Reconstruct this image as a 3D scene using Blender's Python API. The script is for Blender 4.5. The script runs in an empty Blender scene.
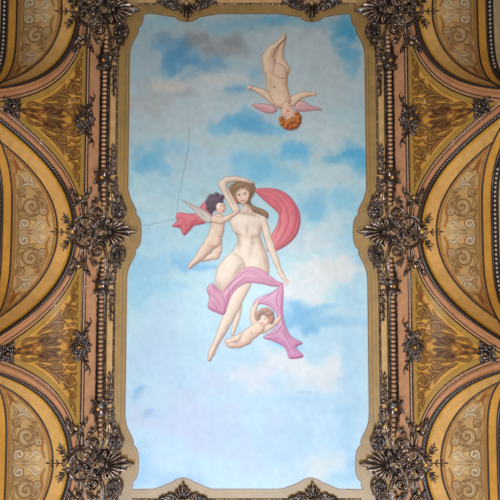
import bpy, math, random
import numpy as np
from math import pi, sin, cos, tan, radians, sqrt, hypot, atan2

random.seed(7)
rng = np.random.RandomState(11)
C = bpy.context.scene.collection

# ------------------------------------------------------------------ dimensions
U = 8.0 / 433.0            # one plan unit in metres (1.85 cm)
EYE = 1.6
ZC = EYE + 8.0             # height of the flat ceiling
TILT = radians(2.55)
CX = -3.0                  # plan x of the room's axis
BAYS = (-264.6, -37.4, 189.7)
PITCH = 227.2
HALF = PITCH / 2
GX, GK = 172.0, 0.0054     # the groin of an arch in plan: x = GX + GK v^2
DK = 0.0155                # the cove drops DK u^2 below the ceiling


def F(px, py):
    """a point of the flat ceiling seen in the photograph at px, py (measured), in plan units from the room's axis"""
    s, c = sin(TILT), cos(TILT)
    p = (np.asarray(px, float) - 250) / 433
    q = (np.asarray(py, float) - 250) / 433
    den = c + q * s
    return p / den * 433 - CX, (q * c - s) / den * 433


def FP(pts):
    a = np.array(pts, float)
    x, y = F(a[:, 0], a[:, 1])
    return np.stack([x, y], 1)


def lin(c):
    c = np.asarray(c, float)
    return np.where(c <= 0.04045, c / 12.92, ((np.maximum(c, 0) + 0.055) / 1.055) ** 2.4)


def rgb(r, g, b):
    return np.array([r, g, b], float) / 255


# ------------------------------------------------------------------ materials
def mat_base(name):
    m = bpy.data.materials.new(name)
    m.use_nodes = True
    nt = m.node_tree
    return m, nt, nt.nodes['Principled BSDF']


def mat_plain(name, col, rough=0.5, metal=0.0, var=0.25, scale=12.0, spec=0.5, bump=0.0):
    m, nt, b = mat_base(name)
    l = lin(rgb(*col))
    tc = nt.nodes.new('ShaderNodeTexCoord')
    n = nt.nodes.new('ShaderNodeTexNoise')
    n.inputs['Scale'].default_value = scale
    n.inputs['Detail'].default_value = 5
    nt.links.new(tc.outputs['Object'], n.inputs['Vector'])
    r = nt.nodes.new('ShaderNodeValToRGB')
    r.color_ramp.elements[0].position = 0.3
    r.color_ramp.elements[1].position = 0.7
    r.color_ramp.elements[0].color = (*(l * (1 - var)), 1)
    r.color_ramp.elements[1].color = (*np.minimum(l * (1 + var), 1), 1)
    nt.links.new(n.outputs['Fac'], r.inputs['Fac'])
    nt.links.new(r.outputs['Color'], b.inputs['Base Color'])
    b.inputs['Roughness'].default_value = rough
    b.inputs['Metallic'].default_value = metal
    b.inputs['Specular IOR Level'].default_value = spec
    if bump:
        bp = nt.nodes.new('ShaderNodeBump')
        bp.inputs['Strength'].default_value = bump
        bp.inputs['Distance'].default_value = 0.01
        nt.links.new(n.outputs['Fac'], bp.inputs['Height'])
        nt.links.new(bp.outputs['Normal'], b.inputs['Normal'])
    return m


def mat_carved(name, dark, gilt, amount, rough=0.33):
    """old bronze paint over carving, with irregular gilt flecks and highlights painted onto the raised ridges"""
    m, nt, b = mat_base(name)
    tc = nt.nodes.new('ShaderNodeTexCoord')
    n = nt.nodes.new('ShaderNodeTexNoise')
    n.inputs['Scale'].default_value = 17.0
    n.inputs['Detail'].default_value = 6
    n.inputs['Roughness'].default_value = 0.7
    nt.links.new(tc.outputs['Object'], n.inputs['Vector'])
    r = nt.nodes.new('ShaderNodeValToRGB')
    r.color_ramp.elements[0].position = 0.66 - amount
    r.color_ramp.elements[1].position = 0.92 - amount
    r.color_ramp.elements[0].color = (*lin(rgb(*dark)), 1)
    r.color_ramp.elements[1].color = (*lin(rgb(*gilt)), 1)
    at = nt.nodes.new('ShaderNodeAttribute')
    at.attribute_name = 'gilt_highlight'
    ma = nt.nodes.new('ShaderNodeMath')
    ma.operation = 'MULTIPLY_ADD'
    ma.inputs[1].default_value = 0.215
    nt.links.new(at.outputs['Fac'], ma.inputs[0])
    nt.links.new(n.outputs['Fac'], ma.inputs[2])
    nt.links.new(ma.outputs['Value'], r.inputs['Fac'])
    nt.links.new(r.outputs['Color'], b.inputs['Base Color'])
    b.inputs['Metallic'].default_value = 0.35
    b.inputs['Roughness'].default_value = rough
    b.inputs['Specular IOR Level'].default_value = 0.8
    b.inputs['Coat Weight'].default_value = 0.7
    b.inputs['Coat Roughness'].default_value = 0.12
    bp = nt.nodes.new('ShaderNodeBump')
    bp.inputs['Strength'].default_value = 0.25
    bp.inputs['Distance'].default_value = 0.01
    nt.links.new(n.outputs['Fac'], bp.inputs['Height'])
    nt.links.new(bp.outputs['Normal'], b.inputs['Normal'])
    return m


def mat_paint(name, rough, spec, weave=0.0, grime=0.12, coat=0.0):
    """hand-painted surface: the pigment is stored with the mesh, a noise adds patina"""
    m, nt, b = mat_base(name)
    at = nt.nodes.new('ShaderNodeAttribute')
    at.attribute_name = 'pigment'
    tc = nt.nodes.new('ShaderNodeTexCoord')
    n = nt.nodes.new('ShaderNodeTexNoise')
    n.inputs['Scale'].default_value = 9.0
    n.inputs['Detail'].default_value = 7
    n.inputs['Roughness'].default_value = 0.65
    nt.links.new(tc.outputs['Object'], n.inputs['Vector'])
    mr = nt.nodes.new('ShaderNodeMapRange')
    mr.inputs['From Min'].default_value = 0.3
    mr.inputs['From Max'].default_value = 0.7
    mr.inputs['To Min'].default_value = 1 - grime
    mr.inputs['To Max'].default_value = 1 + grime * 0.6
    nt.links.new(n.outputs['Fac'], mr.inputs['Value'])
    mx = nt.nodes.new('ShaderNodeVectorMath')
    mx.operation = 'SCALE'
    nt.links.new(at.outputs['Color'], mx.inputs[0])
    nt.links.new(mr.outputs['Result'], mx.inputs['Scale'])
    nt.links.new(mx.outputs['Vector'], b.inputs['Base Color'])
    b.inputs['Roughness'].default_value = rough
    b.inputs['Specular IOR Level'].default_value = spec
    b.inputs['Coat Weight'].default_value = coat
    b.inputs['Coat Roughness'].default_value = 0.45
    b.inputs['Coat IOR'].default_value = 1.7
    bp = nt.nodes.new('ShaderNodeBump')
    bp.inputs['Distance'].default_value = 0.004
    if weave:
        w = nt.nodes.new('ShaderNodeTexNoise')
        w.inputs['Scale'].default_value = 45.0
        w.inputs['Detail'].default_value = 2
        nt.links.new(tc.outputs['Object'], w.inputs['Vector'])
        bp.inputs['Strength'].default_value = weave
        nt.links.new(w.outputs['Fac'], bp.inputs['Height'])
    else:
        bp.inputs['Strength'].default_value = 0.15
        nt.links.new(n.outputs['Fac'], bp.inputs['Height'])
    nt.links.new(bp.outputs['Normal'], b.inputs['Normal'])
    return m


M = dict(
    bronze=mat_carved('bronze_paint', (52, 33, 28), (226, 180, 140), 0.04, 0.24),
    bronze_light=mat_carved('highlighted_gilding', (84, 58, 42), (226, 186, 130), 0.10, 0.26),
    bronze_dark=mat_carved('dark_bronze_paint', (38, 25, 23), (204, 162, 130), 0.01, 0.27),
    bronze_pale=mat_carved('rubbed_bronze_paint', (56, 38, 36), (230, 194, 162), 0.09, 0.24),
    gold=mat_carved('gold_leaf', (150, 96, 34), (235, 178, 84), 0.14, 0.25),
    cream=mat_plain('cream_paint', (196, 158, 104), 0.45, 0.0, 0.16, 8.0),
    pink=mat_plain('pink_paint', (188, 128, 88), 0.45, 0.0, 0.14, 7.0),
    white=mat_plain('worn_white_paint', (196, 160, 132), 0.35, 0.0, 0.25, 25.0),
    bead=mat_plain('bead_paint', (176, 134, 100), 0.3, 0.1, 0.4, 30.0),
    pearl=mat_plain('pearl_white_paint', (190, 180, 170), 0.3, 0.0, 0.1, 25.0),
    glass=mat_plain('dark_window_glass', (70, 78, 92), 0.08, 0.0, 0.1, 3.0),
    sash=mat_plain('window_sash_paint', (60, 46, 36), 0.4, 0.0, 0.1, 9.0),
    plaster=mat_plain('wall_plaster', (190, 160, 118), 0.7, 0.0, 0.08, 3.0),
    umber=mat_plain('umber_paint', (52, 36, 31), 0.3, 0.1, 0.35, 40.0, 0.7),
    canvas=mat_paint('oil_on_canvas', 0.42, 0.5, 0.2, 0.025),
    figure=mat_paint('oil_paint_figure', 0.42, 0.5, 0.25, 0.03),
    border=mat_paint('gilded_border_paint', 0.45, 0.7, 0.0, 0.12, 1.0),
    fresco=mat_paint('painted_plaster', 0.42, 0.35, 0.0, 0.18),
)


# ------------------------------------------------------------------ objects
def link(o):
    C.objects.link(o)
    return o


def empty(name, x, y, h, label, cat, group=None, sx=1, sy=1, rot=0.0):
    o = bpy.data.objects.new(name, None)
    o.empty_display_size = 0.1
    link(o)
    o.location = ((x + CX) * U, y * U, ZC - h * U)
    o.scale = (sx, sy, 1)
    o.rotation_euler = (0, 0, rot)
    tag(o, label, cat, group)
    return o


def tag(o, label, cat, group=None, kind='thing'):
    o['label'] = label
    o['category'] = cat
    o['kind'] = kind
    if group:
        o['group'] = group
    return o


def children(o):
    return [c for c in bpy.data.objects if c.parent == o]


def copy_tree(o, kids, parent=None):
    c = o.copy()
    link(c)
    if parent is not None:
        c.parent = parent
    for ch in kids.get(o.name, []):
        copy_tree(ch, kids, c)
    return c


def kids_map():
    k = {}
    for o in C.objects:
        if o.parent:
            k.setdefault(o.parent.name, []).append(o)
    return k


class MB:
    """collects swept and lofted sheets, in plan units: x, y on the ceiling, h down into the room"""

    def __init__(s):
        s.v, s.f, s.g, s.n = [], [], [], 0

    def grid(s, P, cu=False, cv=False, g=.25):
        P = np.asarray(P, float)
        n, m = P.shape[:2]
        i = np.arange(n * m).reshape(n, m) + s.n
        a = i if not cu else np.vstack([i, i[:1]])
        a = a if not cv else np.hstack([a, a[:, :1]])
        q = np.stack([a[:-1, :-1], a[1:, :-1], a[1:, 1:], a[:-1, 1:]], -1).reshape(-1, 4)
        s.g.append(np.broadcast_to(np.asarray(g, float), (n, m)).ravel())
        s.v.append(P.reshape(-1, 3))
        s.f.append(q)
        s.n += n * m
        return s

    def build(s, name, mat, parent=None, world=False):
        V = np.concatenate(s.v) * U
        V[:, 2] *= -1
        if world:
            V[:, 0] += CX * U
            V[:, 2] += ZC
        o = mesh_obj(name, V, np.concatenate(s.f), mat, parent)
        a = o.data.attributes.new('gilt_highlight', 'FLOAT', 'POINT')  # per-vertex gilt, also carrying highlights painted into the ridge colour
        a.data.foreach_set('value', np.concatenate(s.g).astype(np.float32))
        return o


def mesh_obj(name, V, Q, mat, parent=None, col=None, smooth=True):
    me = bpy.data.meshes.new(name)
    n, k = len(V), len(Q)
    me.vertices.add(n)
    me.vertices.foreach_set('co', np.ascontiguousarray(V, dtype=np.float32).ravel())
    me.loops.add(k * 4)
    me.loops.foreach_set('vertex_index', np.ascontiguousarray(Q, dtype=np.int32).ravel())
    me.polygons.add(k)
    me.polygons.foreach_set('loop_start', np.arange(0, 4 * k, 4, dtype=np.int32))
    me.polygons.foreach_set('loop_total', np.full(k, 4, dtype=np.int32))
    me.polygons.foreach_set('use_smooth', np.full(k, smooth, dtype=bool))
    me.update(calc_edges=True)
    if col is not None:
        a = me.color_attributes.new('pigment', 'FLOAT_COLOR', 'POINT')
        c4 = np.ones((n, 4), dtype=np.float32)
        c4[:, :3] = lin(col)
        a.data.foreach_set('color', c4.ravel())
    me.materials.append(mat)
    o = bpy.data.objects.new(name, me)
    link(o)
    if parent is not None:
        o.parent = parent
    return o


def sheet_obj(name, X, Y, Hh, col, cells, mat, parent=None, world=True):
    """the cells of a plan grid marked True, as one mesh with its own pigment"""
    n, m = X.shape
    idx = np.arange(n * m).reshape(n, m)
    q = np.stack([idx[:-1, :-1], idx[1:, :-1], idx[1:, 1:], idx[:-1, 1:]], -1)[cells]
    used = np.zeros(n * m, bool)
    used[q.ravel()] = True
    re = np.cumsum(used) - 1
    V = np.stack([X.ravel(), Y.ravel(), -Hh.ravel()], 1)[used] * U
    if world:
        V[:, 0] += CX * U
        V[:, 2] += ZC
    return mesh_obj(name, V, re[q], mat, parent, col.reshape(-1, 3)[used])


# ------------------------------------------------------------------ carving
def bez(p0, p1, p2, n):
    t = np.linspace(0, 1, n)[:, None]
    p0, p1, p2 = map(np.asarray, (p0, p1, p2))
    return (1 - t) ** 2 * p0 + 2 * t * (1 - t) * p1 + t * t * p2


def cr(pts, n=8, closed=False):
    """Catmull-Rom through the points"""
    P = np.array(pts, float)
    if closed:
        P = np.vstack([P[-1], P, P[0], P[1]])
    else:
        P = np.vstack([2 * P[0] - P[1], P, 2 * P[-1] - P[-2]])
    out = []
    t = np.linspace(0, 1, n, endpoint=False)[:, None]
    for i in range(1, len(P) - 2):
        a, b, c, d = P[i - 1], P[i], P[i + 1], P[i + 2]
        out.append(0.5 * (2 * b + (c - a) * t + (2 * a - 5 * b + 4 * c - d) * t * t + (3 * b - a - 3 * c + d) * t ** 3))
    out = np.concatenate(out)
    return out if closed else np.vstack([out, P[-2]])


def frame2(P):
    T = np.gradient(P, axis=0)
    T /= np.maximum(np.linalg.norm(T, axis=1, keepdims=True), 1e-9)
    return np.stack([-T[:, 1], T[:, 0]], 1)


CHANNEL = np.array([(-1, 0), (-1.05, .5), (-.85, .95), (-.55, 1.0), (-.3, .62), (0, .5), (.3, .62), (.55, 1.0), (.85, .95), (1.05, .5), (1, 0)])
ROLL = np.array([(cos(a), sin(a)) for a in np.linspace(pi, 0, 9)])
FILLET = np.array([(-1, 0), (-1, .8), (-.8, 1), (.8, 1), (1, .8), (1, 0)])


PG = {11: [.1, .2, .6, 1, .3, .1, .3, 1, .6, .2, .1], 9: [.1, .15, .3, .6, .8, .6, .3, .15, .1], 6: [.2] * 6}   # where gilt and painted-in highlights lie on a moulding: its raised lines


def sweep(mb, P, w, hgt, h0=0.0, prof=ROLL):
    P = np.asarray(P, float)
    n = len(P)
    N = frame2(P)
    w = np.broadcast_to(np.asarray(w, float), n)
    hgt = np.broadcast_to(np.asarray(hgt, float), n)
    h0 = np.broadcast_to(np.asarray(h0, float), n)
    G = np.zeros((n, len(prof), 3))
    for j, (a, b) in enumerate(prof):
        G[:, j, :2] = P + N * (w * a)[:, None]
        G[:, j, 2] = h0 + hgt * b
    mb.grid(G, g=np.array(PG[len(prof)])[None])


def spiral(cx, cy, r, turns, a0, sgn, n=34, rin=0.18):
    t = np.linspace(0, 1, n)
    rr = r * (rin + (1 - rin) * (1 - t) ** 1.1)
    a = a0 + sgn * turns * 2 * pi * t
    return np.stack([cx + rr * np.cos(a), cy + rr * np.sin(a)], 1)


def volute(mb, lead, cx, cy, r, turns, a0, sgn, w0, w1, hgt, h0=0.0):
    """a lead-in curve that winds up into a spiral with an eye"""
    S = spiral(cx, cy, r, turns, a0, sgn)
    P = np.vstack([cr(list(lead) + [S[0]], 7)[:-1], S]) if lead else S
    t = np.linspace(0, 1, len(P))
    w = FAT * (w0 + (w1 - w0) * t) * np.minimum(1, 0.25 + 6 * t)
    sweep(mb, P, w, hgt * (0.75 + 0.5 * t) * np.minimum(1, .3 + 6 * t), h0, CHANNEL)
    dome(mb, cx, cy, r * .22, r * .22, hgt * 1.5, h0)


def dome(mb, cx, cy, rx, ry, hgt, h0=0.0, n=7, m=14, rot=0.0):
    G = np.zeros((n, m, 3))
    for i, a in enumerate(np.linspace(0.02, pi / 2, n)):
        for j in range(m):
            b = 2 * pi * j / m
            x, y = rx * sin(a) * cos(b), ry * sin(a) * sin(b)
            G[i, j] = (cx + x * cos(rot) - y * sin(rot), cy + x * sin(rot) + y * cos(rot), h0 + hgt * cos(a))
    mb.grid(G, cv=True, g=np.linspace(1, .1, n)[:, None] ** 1.5)


def ring(mb, cx, cy, R, r, h0=0.0, n=22, m=8):
    a = np.linspace(0, 2 * pi, n, endpoint=False)
    b = np.linspace(0, 2 * pi, m, endpoint=False)
    G = np.zeros((n, m, 3))
    for i in range(n):
        rr = R + r * np.cos(b)
        G[i, :, 0] = cx + rr * cos(a[i])
        G[i, :, 1] = cy + rr * sin(a[i])
        G[i, :, 2] = h0 + r * (1 + np.sin(b))
    mb.grid(G, cu=True, cv=True, g=np.clip(np.sin(b), 0, 1)[None] ** 2)


FAT = 1.0


def leaf(mb, base, tip, width, bend=0.0, h0=0.4, rise=2.5, tiph=1.0, lobes=3.5, n=15, depth=.45):
    """an acanthus leaf in relief: lobed edge, raised sides, grooved midrib, curling tip, skirt down to the ground"""
    base, tip = np.asarray(base, float), np.asarray(tip, float)
    d = tip - base
    L = hypot(*d)
    nrm = np.array([-d[1], d[0]]) / max(L, 1e-6)
    P = bez(base, (base + tip) / 2 + nrm * bend, tip, n)
    N = frame2(P)
    t = np.linspace(0, 1, n)
    prof = np.sin(pi * np.clip(t * .94 + .06, 0, 1) ** 0.75) ** .75
    lob = 1 - depth * (0.5 + 0.5 * np.cos(2 * pi * lobes * t + .6))
    w = width * FAT * prof * lob + .12
    top = h0 + rise * np.sin(pi * np.clip(.12 + .7 * t, 0, 1)) + tiph * t ** 3
    S = [(-1, None), (-1, .25), (-.72, .8), (-.4, 1.0), (-.12, .72), (0, .55), (.12, .72), (.4, 1.0), (.72, .8), (1, .25), (1, None)]
    G = np.zeros((n, len(S), 3))
    for j, (s, k) in enumerate(S):
        G[:, j, :2] = P + N * (w * s)[:, None]
        G[:, j, 2] = 0 if k is None else top * (.45 + .55 * k)
    mb.grid(G, g=np.array([0, .2, .5, 1, .3, .1, .3, 1, .5, .2, 0])[None] * np.clip(.25 + 1.3 * t, 0, 1)[:, None])


def flower(mb, cx, cy, r, k, hgt, a0=0.0, width=None, h0=.4):
    for i in range(k):
        a = a0 + 2 * pi * i / k
        leaf(mb, (cx + .15 * r * cos(a), cy + .15 * r * sin(a)), (cx + r * cos(a), cy + r * sin(a)), width or r * .36, random.uniform(-.4, .4), h0, hgt, .6, 1.5, 9, .25)


def shell(mb, cx, cy, R, spread, face, ribs, hgt, tipgain=.35):
    """a scallop fan opening towards the angle FACE"""
    n, m = 12, ribs * 6 + 1
    G = np.zeros((n + 1, m, 3))
    gl = np.zeros((n + 1, m))
    for j, u in enumerate(np.linspace(-1, 1, m)):
        a = face + u * spread
        rib = .5 - .5 * cos(pi * (u + 1) * ribs)
        Rj = R * (1 - .28 * abs(u) ** 1.5 + tipgain * max(0, 1 - 3.5 * abs(u))) * (.86 + .14 * rib)
        for i, t in enumerate(np.linspace(.06, 1, n)):
            hh = hgt * (.35 + .75 * sin(pi * min(1, t * .8 + .1))) * (.45 + .55 * rib * min(1, t * 3)) + 1.2 * t ** 4
            G[i, j] = (cx + Rj * t * cos(a), cy + Rj * t * sin(a), hh)
            gl[i, j] = rib ** 2 * min(1, .2 + 1.2 * t)
        G[n, j] = (cx + Rj * cos(a), cy + Rj * sin(a), 0)
    mb.grid(G, g=gl)


def sprig(mb, P, k, size, hgt=.9):
    """a stem with paired leaflets"""
    P = cr(P, 6)
    sweep(mb, P, np.linspace(.55, .3, len(P)), .8, 0)
    T = np.gradient(P, axis=0)
    for i in range(k):
        j = int((i + .8) / (k + .3) * (len(P) - 1))
        a = atan2(T[j, 1], T[j, 0])
        for s in (-1, 1):
            b = a + s * (.95 - .1 * i)
            leaf(mb, P[j], P[j] + size * np.array([cos(b), sin(b)]), size * .24, s * .3, 0, hgt, .3, 1.0, 7, .2)
    a = atan2(T[-1, 1], T[-1, 0])
    leaf(mb, P[-1], P[-1] + size * np.array([cos(a), sin(a)]), size * .26, 0, 0, hgt, .3, 1.0, 7, .2)


# ------------------------------------------------------------------ brush
class Raster:
    """pigment on a plan grid, k samples per unit, painted with soft brushes"""

    def __init__(s, x0, y0, x1, y1, k, col):
        s.x0, s.y0, s.k = x0, y0, k
        s.w, s.h = int(round((x1 - x0) * k)) + 1, int(round((y1 - y0) * k)) + 1
        s.xs = x0 + np.arange(s.w) / k
        s.ys = y0 + np.arange(s.h) / k
        s.img = np.zeros((s.h, s.w, 3)) + col
        s.lab = np.zeros((s.h, s.w), np.int16)

    def win(s, P, pad):
        P = np.asarray(P, float)
        a = max(0, int((P[:, 0].min() - pad - s.x0) * s.k))
        b = min(s.w, int((P[:, 0].max() + pad - s.x0) * s.k) + 2)
        c = max(0, int((P[:, 1].min() - pad - s.y0) * s.k))
        d = min(s.h, int((P[:, 1].max() + pad - s.y0) * s.k) + 2)
        if a >= b or c >= d:
            return None
        X, Y = np.meshgrid(s.xs[a:b], s.ys[c:d])
        return (slice(c, d), slice(a, b)), X, Y

    def put(s, sl, cov, col, label=None):
        cov = np.clip(cov, 0, 1)
        s.img[sl] = s.img[sl] * (1 - cov[..., None]) + np.asarray(col) * cov[..., None]
        if label:
            v = s.lab[sl]
            v[cov > .5] = label

    def dline(s, P, r, X, Y):
        d = np.full(X.shape, 1e9)
        r = np.broadcast_to(np.asarray(r, float), len(P))
        for i in range(len(P) - 1):
            a, b = P[i], P[i + 1]
            e = b - a
            L2 = max(e @ e, 1e-9)
            t = np.clip(((X - a[0]) * e[0] + (Y - a[1]) * e[1]) / L2, 0, 1)
            d = np.minimum(d, np.hypot(X - a[0] - t * e[0], Y - a[1] - t * e[1]) - (r[i] + (r[i + 1] - r[i]) * t))
        return d

    def dpoly(s, P, X, Y):
        d = np.full(X.shape, 1e9)
        ins = np.zeros(X.shape, bool)
        n = len(P)
        for i in range(n):
            a, b = P[i], P[(i + 1) % n]
            e = b - a
            t = np.clip(((X - a[0]) * e[0] + (Y - a[1]) * e[1]) / max(e @ e, 1e-9), 0, 1)
            d = np.minimum(d, np.hypot(X - a[0] - t * e[0], Y - a[1] - t * e[1]))
            c = (a[1] > Y) != (b[1] > Y)
            if c.any() and abs(e[1]) > 1e-12:
                ins ^= c & (X < a[0] + (Y - a[1]) * e[0] / e[1])
        return np.where(ins, -d, d)

    def stroke(s, P, r, col, alpha=1.0, soft=.5, mask=None, label=None):
        P = np.asarray(P, float)
        w = s.win(P, np.max(r) + soft + 1)
        if w is None:
            return
        sl, X, Y = w
        cov = np.clip(.5 - s.dline(P, r, X, Y) / (2 * soft), 0, 1) * alpha
        if mask is not None:
            cov = cov * mask[sl]
        s.put(sl, cov, col, label)

    def poly(s, P, col, alpha=1.0, soft=.5, mask=None, label=None):
        P = np.asarray(P, float)
        w = s.win(P, soft + 1)
        if w is None:
            return
        sl, X, Y = w
        cov = np.clip(.5 - s.dpoly(P, X, Y) / (2 * soft), 0, 1) * alpha
        if mask is not None:
            cov = cov * mask[sl]
        s.put(sl, cov, col, label)

    def body(s, parts, R, pal, label=None, edge=None, soft=.45, k=2.0, light=(-.45, -.5, .74)):
        """a modelled form: limbs (polyline, radii) and outlines fused together, shaded round with the palette (dark, mid, light)"""
        allp = np.vstack([np.asarray(p[0], float) for p in parts])
        w = s.win(allp, 16)
        sl, X, Y = w
        d = None
        for p in parts:
            dd = s.dpoly(np.asarray(p[0], float), X, Y) if len(p) == 1 else s.dline(np.asarray(p[0], float), p[1], X, Y)
            if d is None:
                d = dd
            else:
                h = np.clip(.5 + .5 * (dd - d) / k, 0, 1)
                d = dd + (d - dd) * h - k * h * (1 - h)
        dep = np.clip(-d / R, 0, 1)
        gy, gx = np.gradient(blur(d, s.k * .7), 1 / s.k)
        g = np.maximum(np.hypot(gx, gy), 1e-6)
        q = 1 - dep
        nz = np.sqrt(np.maximum(1 - q * q, 0))
        sh = gx / g * q * light[0] + gy / g * q * light[1] + nz * light[2]
        sh = np.clip(sh * .62 + .40, 0, 1)[..., None]
        dk, md, lt = (np.asarray(c) for c in pal)
        col = np.where(sh < .5, dk + (md - dk) * sh * 2, md + (lt - md) * (sh * 2 - 1))
        cov = np.clip(.5 - d / (2 * soft), 0, 1)
        s.put(sl, cov, col, label)
        if edge is not None:
            e = np.clip(1 - np.abs(d + .3) / .7, 0, 1) * .38
            s.put(sl, e * (cov > 0), edge)
        m = np.zeros((s.h, s.w))
        m[sl] = cov
        return m

    def spot(s, x, y, rx, ry, col, alpha=1.0, rot=0.0, mask=None, pw=2.0, warp=None, label=None):
        R = max(rx, ry) * 2.2
        w = s.win([(x, y)], R)
        if w is None:
            return
        sl, X, Y = w
        dx, dy = X - x, Y - y
        if warp is not None:
            dx = dx + warp[0][sl] * rx
            dy = dy + warp[1][sl] * ry
        a = dx * cos(rot) + dy * sin(rot)
        b = -dx * sin(rot) + dy * cos(rot)
        cov = np.exp(-((a / rx) ** 2 + (b / ry) ** 2) ** (pw / 2)) * alpha
        if mask is not None:
            cov = cov * mask[sl]
        s.put(sl, cov, col, label)

    def at(s, X, Y):
        fx = np.clip((X - s.x0) * s.k, 0, s.w - 1.001)
        fy = np.clip((Y - s.y0) * s.k, 0, s.h - 1.001)
        i, j = fx.astype(int), fy.astype(int)
        a, b = (fx - i)[..., None], (fy - j)[..., None]
        I = s.img
        return (I[j, i] * (1 - a) + I[j, i + 1] * a) * (1 - b) + (I[j + 1, i] * (1 - a) + I[j + 1, i + 1] * a) * b


def blur(a, r):
    n = max(1, int(r))
    for ax in (0, 1):
        c = a.copy()
        cnt = 1
        for k in range(1, n + 1):
            p = np.roll(a, k, ax)
            m = np.roll(a, -k, ax)
            if ax == 0:
                p[:k] = a[:1]
                m[-k:] = a[-1:]
            else:
                p[:, :k] = a[:, :1]
                m[:, -k:] = a[:, -1:]
            c = c + p + m
            cnt += 2
        a = c / cnt
    return a


def fbm(h, w, cell, octaves=5, seed=0, gain=.55):
    r = np.random.RandomState(seed)
    out = np.zeros((h, w))
    amp, tot = 1.0, 0
    for o in range(octaves):
        c = cell / 2 ** o
        if c < 1.2:
            break
        gh, gw = int(h / c) + 3, int(w / c) + 3
        g = r.rand(gh, gw)
        yy, xx = np.arange(h) / c, np.arange(w) / c
        i, j = yy.astype(int), xx.astype(int)
        a, b = yy - i, xx - j
        a, b = (a * a * (3 - 2 * a))[:, None], (b * b * (3 - 2 * b))[None]
        v = (g[i][:, j] * (1 - b) + g[i][:, j + 1] * b) * (1 - a) + (g[i + 1][:, j] * (1 - b) + g[i + 1][:, j + 1] * b) * a
        out += amp * v
        tot += amp
        amp *= gain
    return out / tot

# ------------------------------------------------------------------ the ceiling painting
PW = 120.5                  # half-width of the canvas on its straight sides
TOP, BOT = -262.0, 214.4
ROPE = 131.0


def canvas_outline():
    prof = [(119.8, 48), (119.4, 42), (117.2, 34), (113.2, 26), (111.2, 21), (111.6, 17.8)]
    bump = [(111.6, 17.8), (108.6, 15), (106.6, 9.5), (105.8, 0)]
    A, B = cr(prof, 5), cr(bump, 5)
    half = np.vstack([A, B[1:]])
    full = np.vstack([half, (half * [1, -1])[::-1][1:]])      # dy from +48 down to -48
    side = []
    for b in BAYS:
        side += [(x, b - dy) for x, dy in full]
    side = np.array(side)
    keep = side[(side[:, 1] > TOP + 1) & (side[:, 1] < BOT - .3)]
    xt = np.interp(TOP, side[:, 1], side[:, 0])
    xb = np.interp(BOT, side[:, 1], side[:, 0])
    right = np.vstack([[xt - 1.2, TOP], [xt - .6, TOP + 1.5], keep, [xb, BOT]])
    # the domes that rise over the palmettes of the short sides
    top, bot = [], []
    for px in (311.5, 187.0):
        x0 = float(F(px, 14)[0])
        top += [(x0 + dx, TOP + dy) for dx, dy in ((34, .3), (22, 2.2), (14.5, 3.6), (13, 3.2), (10, 6), (5, 8.2), (0, 8.8), (-5, 8.2), (-10, 6), (-13, 3.2), (-14.5, 3.6), (-22, 2.2), (-34, .3))]
    for px in (183.0, 310.5):
        x0 = float(F(px, 490)[0])
        bot += [(x0 + dx, BOT - dy) for dx, dy in ((-29, .4), (-20, 3.2), (-12.5, 6.4), (-11.2, 6.6), (-7, 9.6), (0, 11.3), (7, 9.6), (11.5, 6.6), (13, 6.4), (20, 3.2), (28, .4))]
    left = (right * [-1, 1])[::-1]
    return np.vstack([right[::1][::-1][::-1], np.array(bot)[::-1], left, np.array(top)[::-1]])


OUT = canvas_outline()
K = 3
R = Raster(-ROPE, -271, ROPE, 226, K, rgb(150, 185, 212))
H_, W_ = R.h, R.w
# sky: a graded blue with warped, torn clouds
yy = (R.ys - TOP) / (BOT - TOP)
gr = np.stack([np.interp(yy, [0, .25, .45, .6, 1], v) for v in ((158, 168, 162, 180, 188), (178, 198, 206, 216, 216), (188, 208, 222, 232, 240))], -1) / 255
R.img[:] = gr[:, None, :]
wx = (fbm(H_, W_, 60, 5, 1) - .5) * 2.4
wy = (fbm(H_, W_, 60, 5, 2) - .5) * 2.4
WARP = (wx, wy)


def sky(px, py, rx, ry, col, alpha=.8, rot=0., pw=2.0):
    x, y = F(px, py)
    R.spot(float(x), float(y), rx, ry, rgb(*col), alpha, rot, None, pw, WARP)


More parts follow.
